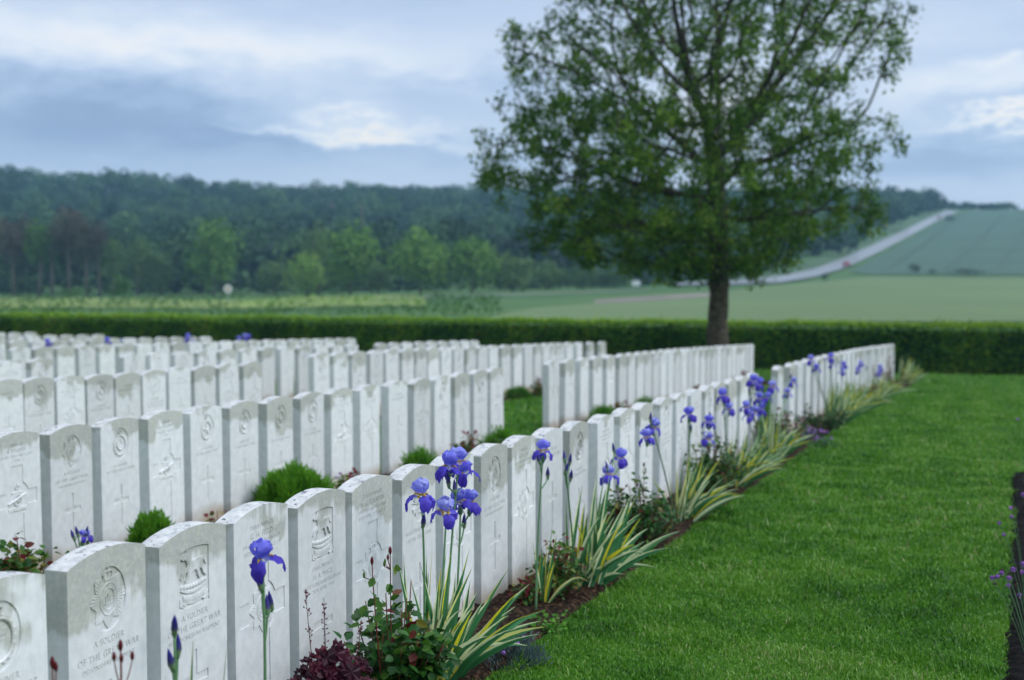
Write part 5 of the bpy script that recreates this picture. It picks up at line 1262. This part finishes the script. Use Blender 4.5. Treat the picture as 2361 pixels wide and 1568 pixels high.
# second row bed
GS = 'plants in the second row bed'
def bush2(name, cat, px, u, label, hw, top, n, **k):
    t = t_of(px, u, 0.0); x, y = xy(t, u); z = gnd(t, u); h = on_u(px, top, u).z - z; shrub(name, cat, px, u, label, hw / F * y, h, n, group=GS, **k)
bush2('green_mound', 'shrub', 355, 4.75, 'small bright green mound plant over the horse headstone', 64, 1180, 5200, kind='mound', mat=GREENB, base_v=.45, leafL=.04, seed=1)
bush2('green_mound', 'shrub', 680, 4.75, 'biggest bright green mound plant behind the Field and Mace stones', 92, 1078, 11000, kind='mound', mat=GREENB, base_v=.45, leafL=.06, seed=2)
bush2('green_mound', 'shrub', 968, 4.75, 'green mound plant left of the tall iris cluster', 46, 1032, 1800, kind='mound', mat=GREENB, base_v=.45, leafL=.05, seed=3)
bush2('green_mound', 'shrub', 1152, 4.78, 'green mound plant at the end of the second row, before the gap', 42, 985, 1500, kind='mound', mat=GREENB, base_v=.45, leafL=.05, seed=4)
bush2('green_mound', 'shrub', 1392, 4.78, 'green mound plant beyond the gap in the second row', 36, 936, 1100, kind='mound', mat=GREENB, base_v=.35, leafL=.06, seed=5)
bush2('green_mound', 'shrub', 1488, 4.78, 'low green mound just visible between front and second rows', 30, 918, 900, kind='mound', mat=GREENB, base_v=.35, leafL=.06, seed=6)
bush2('rose_bush', 'rose', 62, 4.7, 'rose bush with olive leaves over the leftmost headstones', 84, 1218, 460, red=.3, base_v=.45, leafL=.045, seed=7)
bush2('ground_cover_plant', 'plant', 178, 4.66, 'low green leaves beside the iris buds over the near headstones', 62, 1278, 260, red=0, base_v=.45, leafL=.03, mat=GREENB, seed=27)
bush2('rose_bush', 'rose', 502, 4.75, 'little reddish rose tip above the Field headstone', 24, 1166, 46, red=.6, base_v=.5, leafL=.04, seed=8)
bush2('rose_bush', 'rose', 800, 4.75, 'reddish rose bush behind the Mace and Colbran stones', 44, 1066, 180, red=.6, base_v=.5, leafL=.04, seed=9, flowers=3)
bush2('rose_bush', 'rose', 1076, 4.75, 'rose bush with dark red tip between two green mounds', 48, 972, 240, red=.5, base_v=.35, leafL=.045, seed=10)
bush2('rose_bush', 'rose', 1436, 4.78, 'sparse rose bush beyond the gap in the second row', 28, 905, 90, red=.5, base_v=.5, leafL=.05, seed=11)
bush2('rose_bush', 'rose', 1612, 4.78, 'small reddish rose near the middle of the far second row', 22, 880, 90, red=.5, base_v=.5, leafL=.05, seed=12)
bush2('rose_bush', 'rose', 1708, 4.78, 'dark red rose tip behind the end of the near front row', 24, 842, 120, red=.9, base_v=.7, leafL=.05, seed=13)
bush2('rose_bush', 'rose', 1236, 7.35, 'rose bush at the start of the far third row, seen through the gap', 26, 872, 160, red=.4, base_v=.4, leafL=.05, seed=14)
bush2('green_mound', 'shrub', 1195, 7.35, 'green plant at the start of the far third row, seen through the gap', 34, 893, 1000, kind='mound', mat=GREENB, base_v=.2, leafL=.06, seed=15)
# dark coral bells by the near rose
def coral_bells(px, u, label, spikes, seed, ch=.42):
    r = random.Random(seed); t = t_of(px, u, 0.0); x, y = xy(t, u); g = Vector((x, y, gnd(t, u)))
    root = bpy.data.objects.new('coral_bells', None); COL.objects.link(root); root.location = g; tag(root, label, 'plant', 'dark purple leaved plants')
    mb = MB()
    for k in range(150):                                           # ruffled round leaves
        a = r.uniform(0, 6.28); q = r.uniform(.02, .17); c = Vector((math.cos(a) * q, math.sin(a) * q, ch - q * .7 + r.uniform(-.12, .03))); R_ = r.uniform(.016, .032)
        nrm = Vector((math.cos(a) * .5, math.sin(a) * .5 - .3, .8)).normalized(); e = nrm.cross(Vector((0, 1, .2))).normalized(); f = nrm.cross(e); n = 20
        vs = [c] + [c + (e * math.cos(2 * math.pi * i / n) + f * math.sin(2 * math.pi * i / n)) * R_ * (1 + .16 * math.sin(i * 2 * math.pi * 5 / n)) + nrm * .008 * math.sin(i * 1.9) for i in range(n)]
        mb.add(vs, [(0, 1 + i, 1 + (i + 1) % n) for i in range(n)], r.uniform(.1, .9))
    mb.build('leaves', HEUCH, root)
    for sx, sy in spikes:
        e = on_u(sx, sy, u) - g; st = MB(); P = bez(Vector((e.x * .3, e.y * .3, .05)), Vector((e.x * .8, e.y * .8, e.z * .6)), e, 12); st.tube(P, [.0022 - .0001 * i for i in range(13)], 5, .8)
        for i in range(5, 13):
            for k in range(3 if i < 9 else 5):
                p = P[i] + (P[min(i + 1, 12)] - P[i]) * r.random(); d = Vector((r.uniform(-1, 1), r.uniform(-1, 1), r.uniform(.2, .8))).normalized() * r.uniform(.008, .022) * (1.4 - i / 14); st.tube([p, p + d], .0009, 4, .8); st.ball(p + d, .0028, 6, 4, .95)
        st.build('flower_spike', HEUCH, root)
coral_bells(768, 2.08, 'dark purple leaved plant with thin flower spikes before the Mace stone', [(705, 1370), (747, 1395), (832, 1440), (952, 1400), (770, 1500)], 1)
coral_bells(1425, 2.3, 'dark purple leaved plant half hidden behind the second iris clump', [(1385, 1165)], 2, ch=.22)
# mauve flowers leaning in from the right hand bed
def scabious():
    u = -.06
    groups = [([(2331, 1172), (2333, 1192), (2304, 1207), (2314, 1234)], [(2338, 1170)], 'four mauve button flowers over the lawn at the right edge, upper group', (2366, 1290), 7.0),
              ([(2288, 1334), (2300, 1331), (2310, 1323), (2327, 1334), (2325, 1352), (2337, 1314), (2358, 1301), (2358, 1320), (2352, 1374)], [(2294, 1347), (2311, 1316), (2326, 1324), (2345, 1350)], 'large bunch of mauve button flowers at the right edge', (2392, 1470), 5.4),
              ([(2359, 1141)], [], 'single blue violet flower at the right edge above the bunch', (2385, 1250), 7.4), ([(2347, 967)], [], 'tiny mauve flower far up the right edge', (2366, 1010), 11.5)]
    for heads, dry, lb, bp, Yd in groups:
        b = at_y(bp[0], bp[1], Yd); t, uu = tu(b.x, b.y); g = Vector((b.x, b.y, gnd(t, uu)))
        root = bpy.data.objects.new('mauve_button_flower', None); COL.objects.link(root); root.location = g; tag(root, lb, 'flowers', 'mauve flowers from the right hand bed')
        r = random.Random(len(heads)); st = MB()
        for L_, mt, nm in ((heads, PINKF, 'flower_head'), (dry, DRYF, 'withered_head')):
            for hx, hy in L_:
                e = at_y(hx, hy, Yd + r.uniform(-.05, .05)) - g; st.tube(bez(Vector((0, 0, 0)), Vector((e.x * .3, e.y * .3, e.z * .6)), e, 7), .0011, 5, .3)
                m = MB()
                for k in range(34):
                    d = Vector((r.gauss(0, 1), r.gauss(0, 1), r.gauss(.5, .7))).normalized(); s_ = d.cross(Vector((.3, .5, .8))).normalized() * .0035; q = .0085 if nm == 'flower_head' else .006
                    m.add([e + d * .002, e + d * q * 1.1 + s_, e + d * q * 1.55, e + d * q * 1.1 - s_], [(0, 1, 2, 3)], r.random())
                m.ball(e, .005, 6, 4, .5); m.build(nm, mt, root)
        for k in range(14): 
            d = Vector((r.uniform(.0, .10), r.uniform(-.08, .08), r.uniform(.04, .12))); blade(st, (0, 0, 0), d, .02, .006, .3)
        st.build('stems', STEM, root)
scabious()

# ------------------------------------------------------------------ damp evening air
def haze():
    m, N, L, out = newmat('haze'); v = N.new('ShaderNodeVolumePrincipled'); v.inputs['Density'].default_value = .00036; v.inputs['Color'].default_value = (.42, .78, 1.0, 1); v.inputs['Anisotropy'].default_value = .2
    L.new(v.outputs[0], out.inputs['Volume']); mb = MB(); mb.box((0, 460, 16), (2600, 1060, 100)); o = mb.build('haze', m); o['kind'] = 'stuff'; o['label'] = 'thin damp air over the valley'; o['category'] = 'haze'
haze()
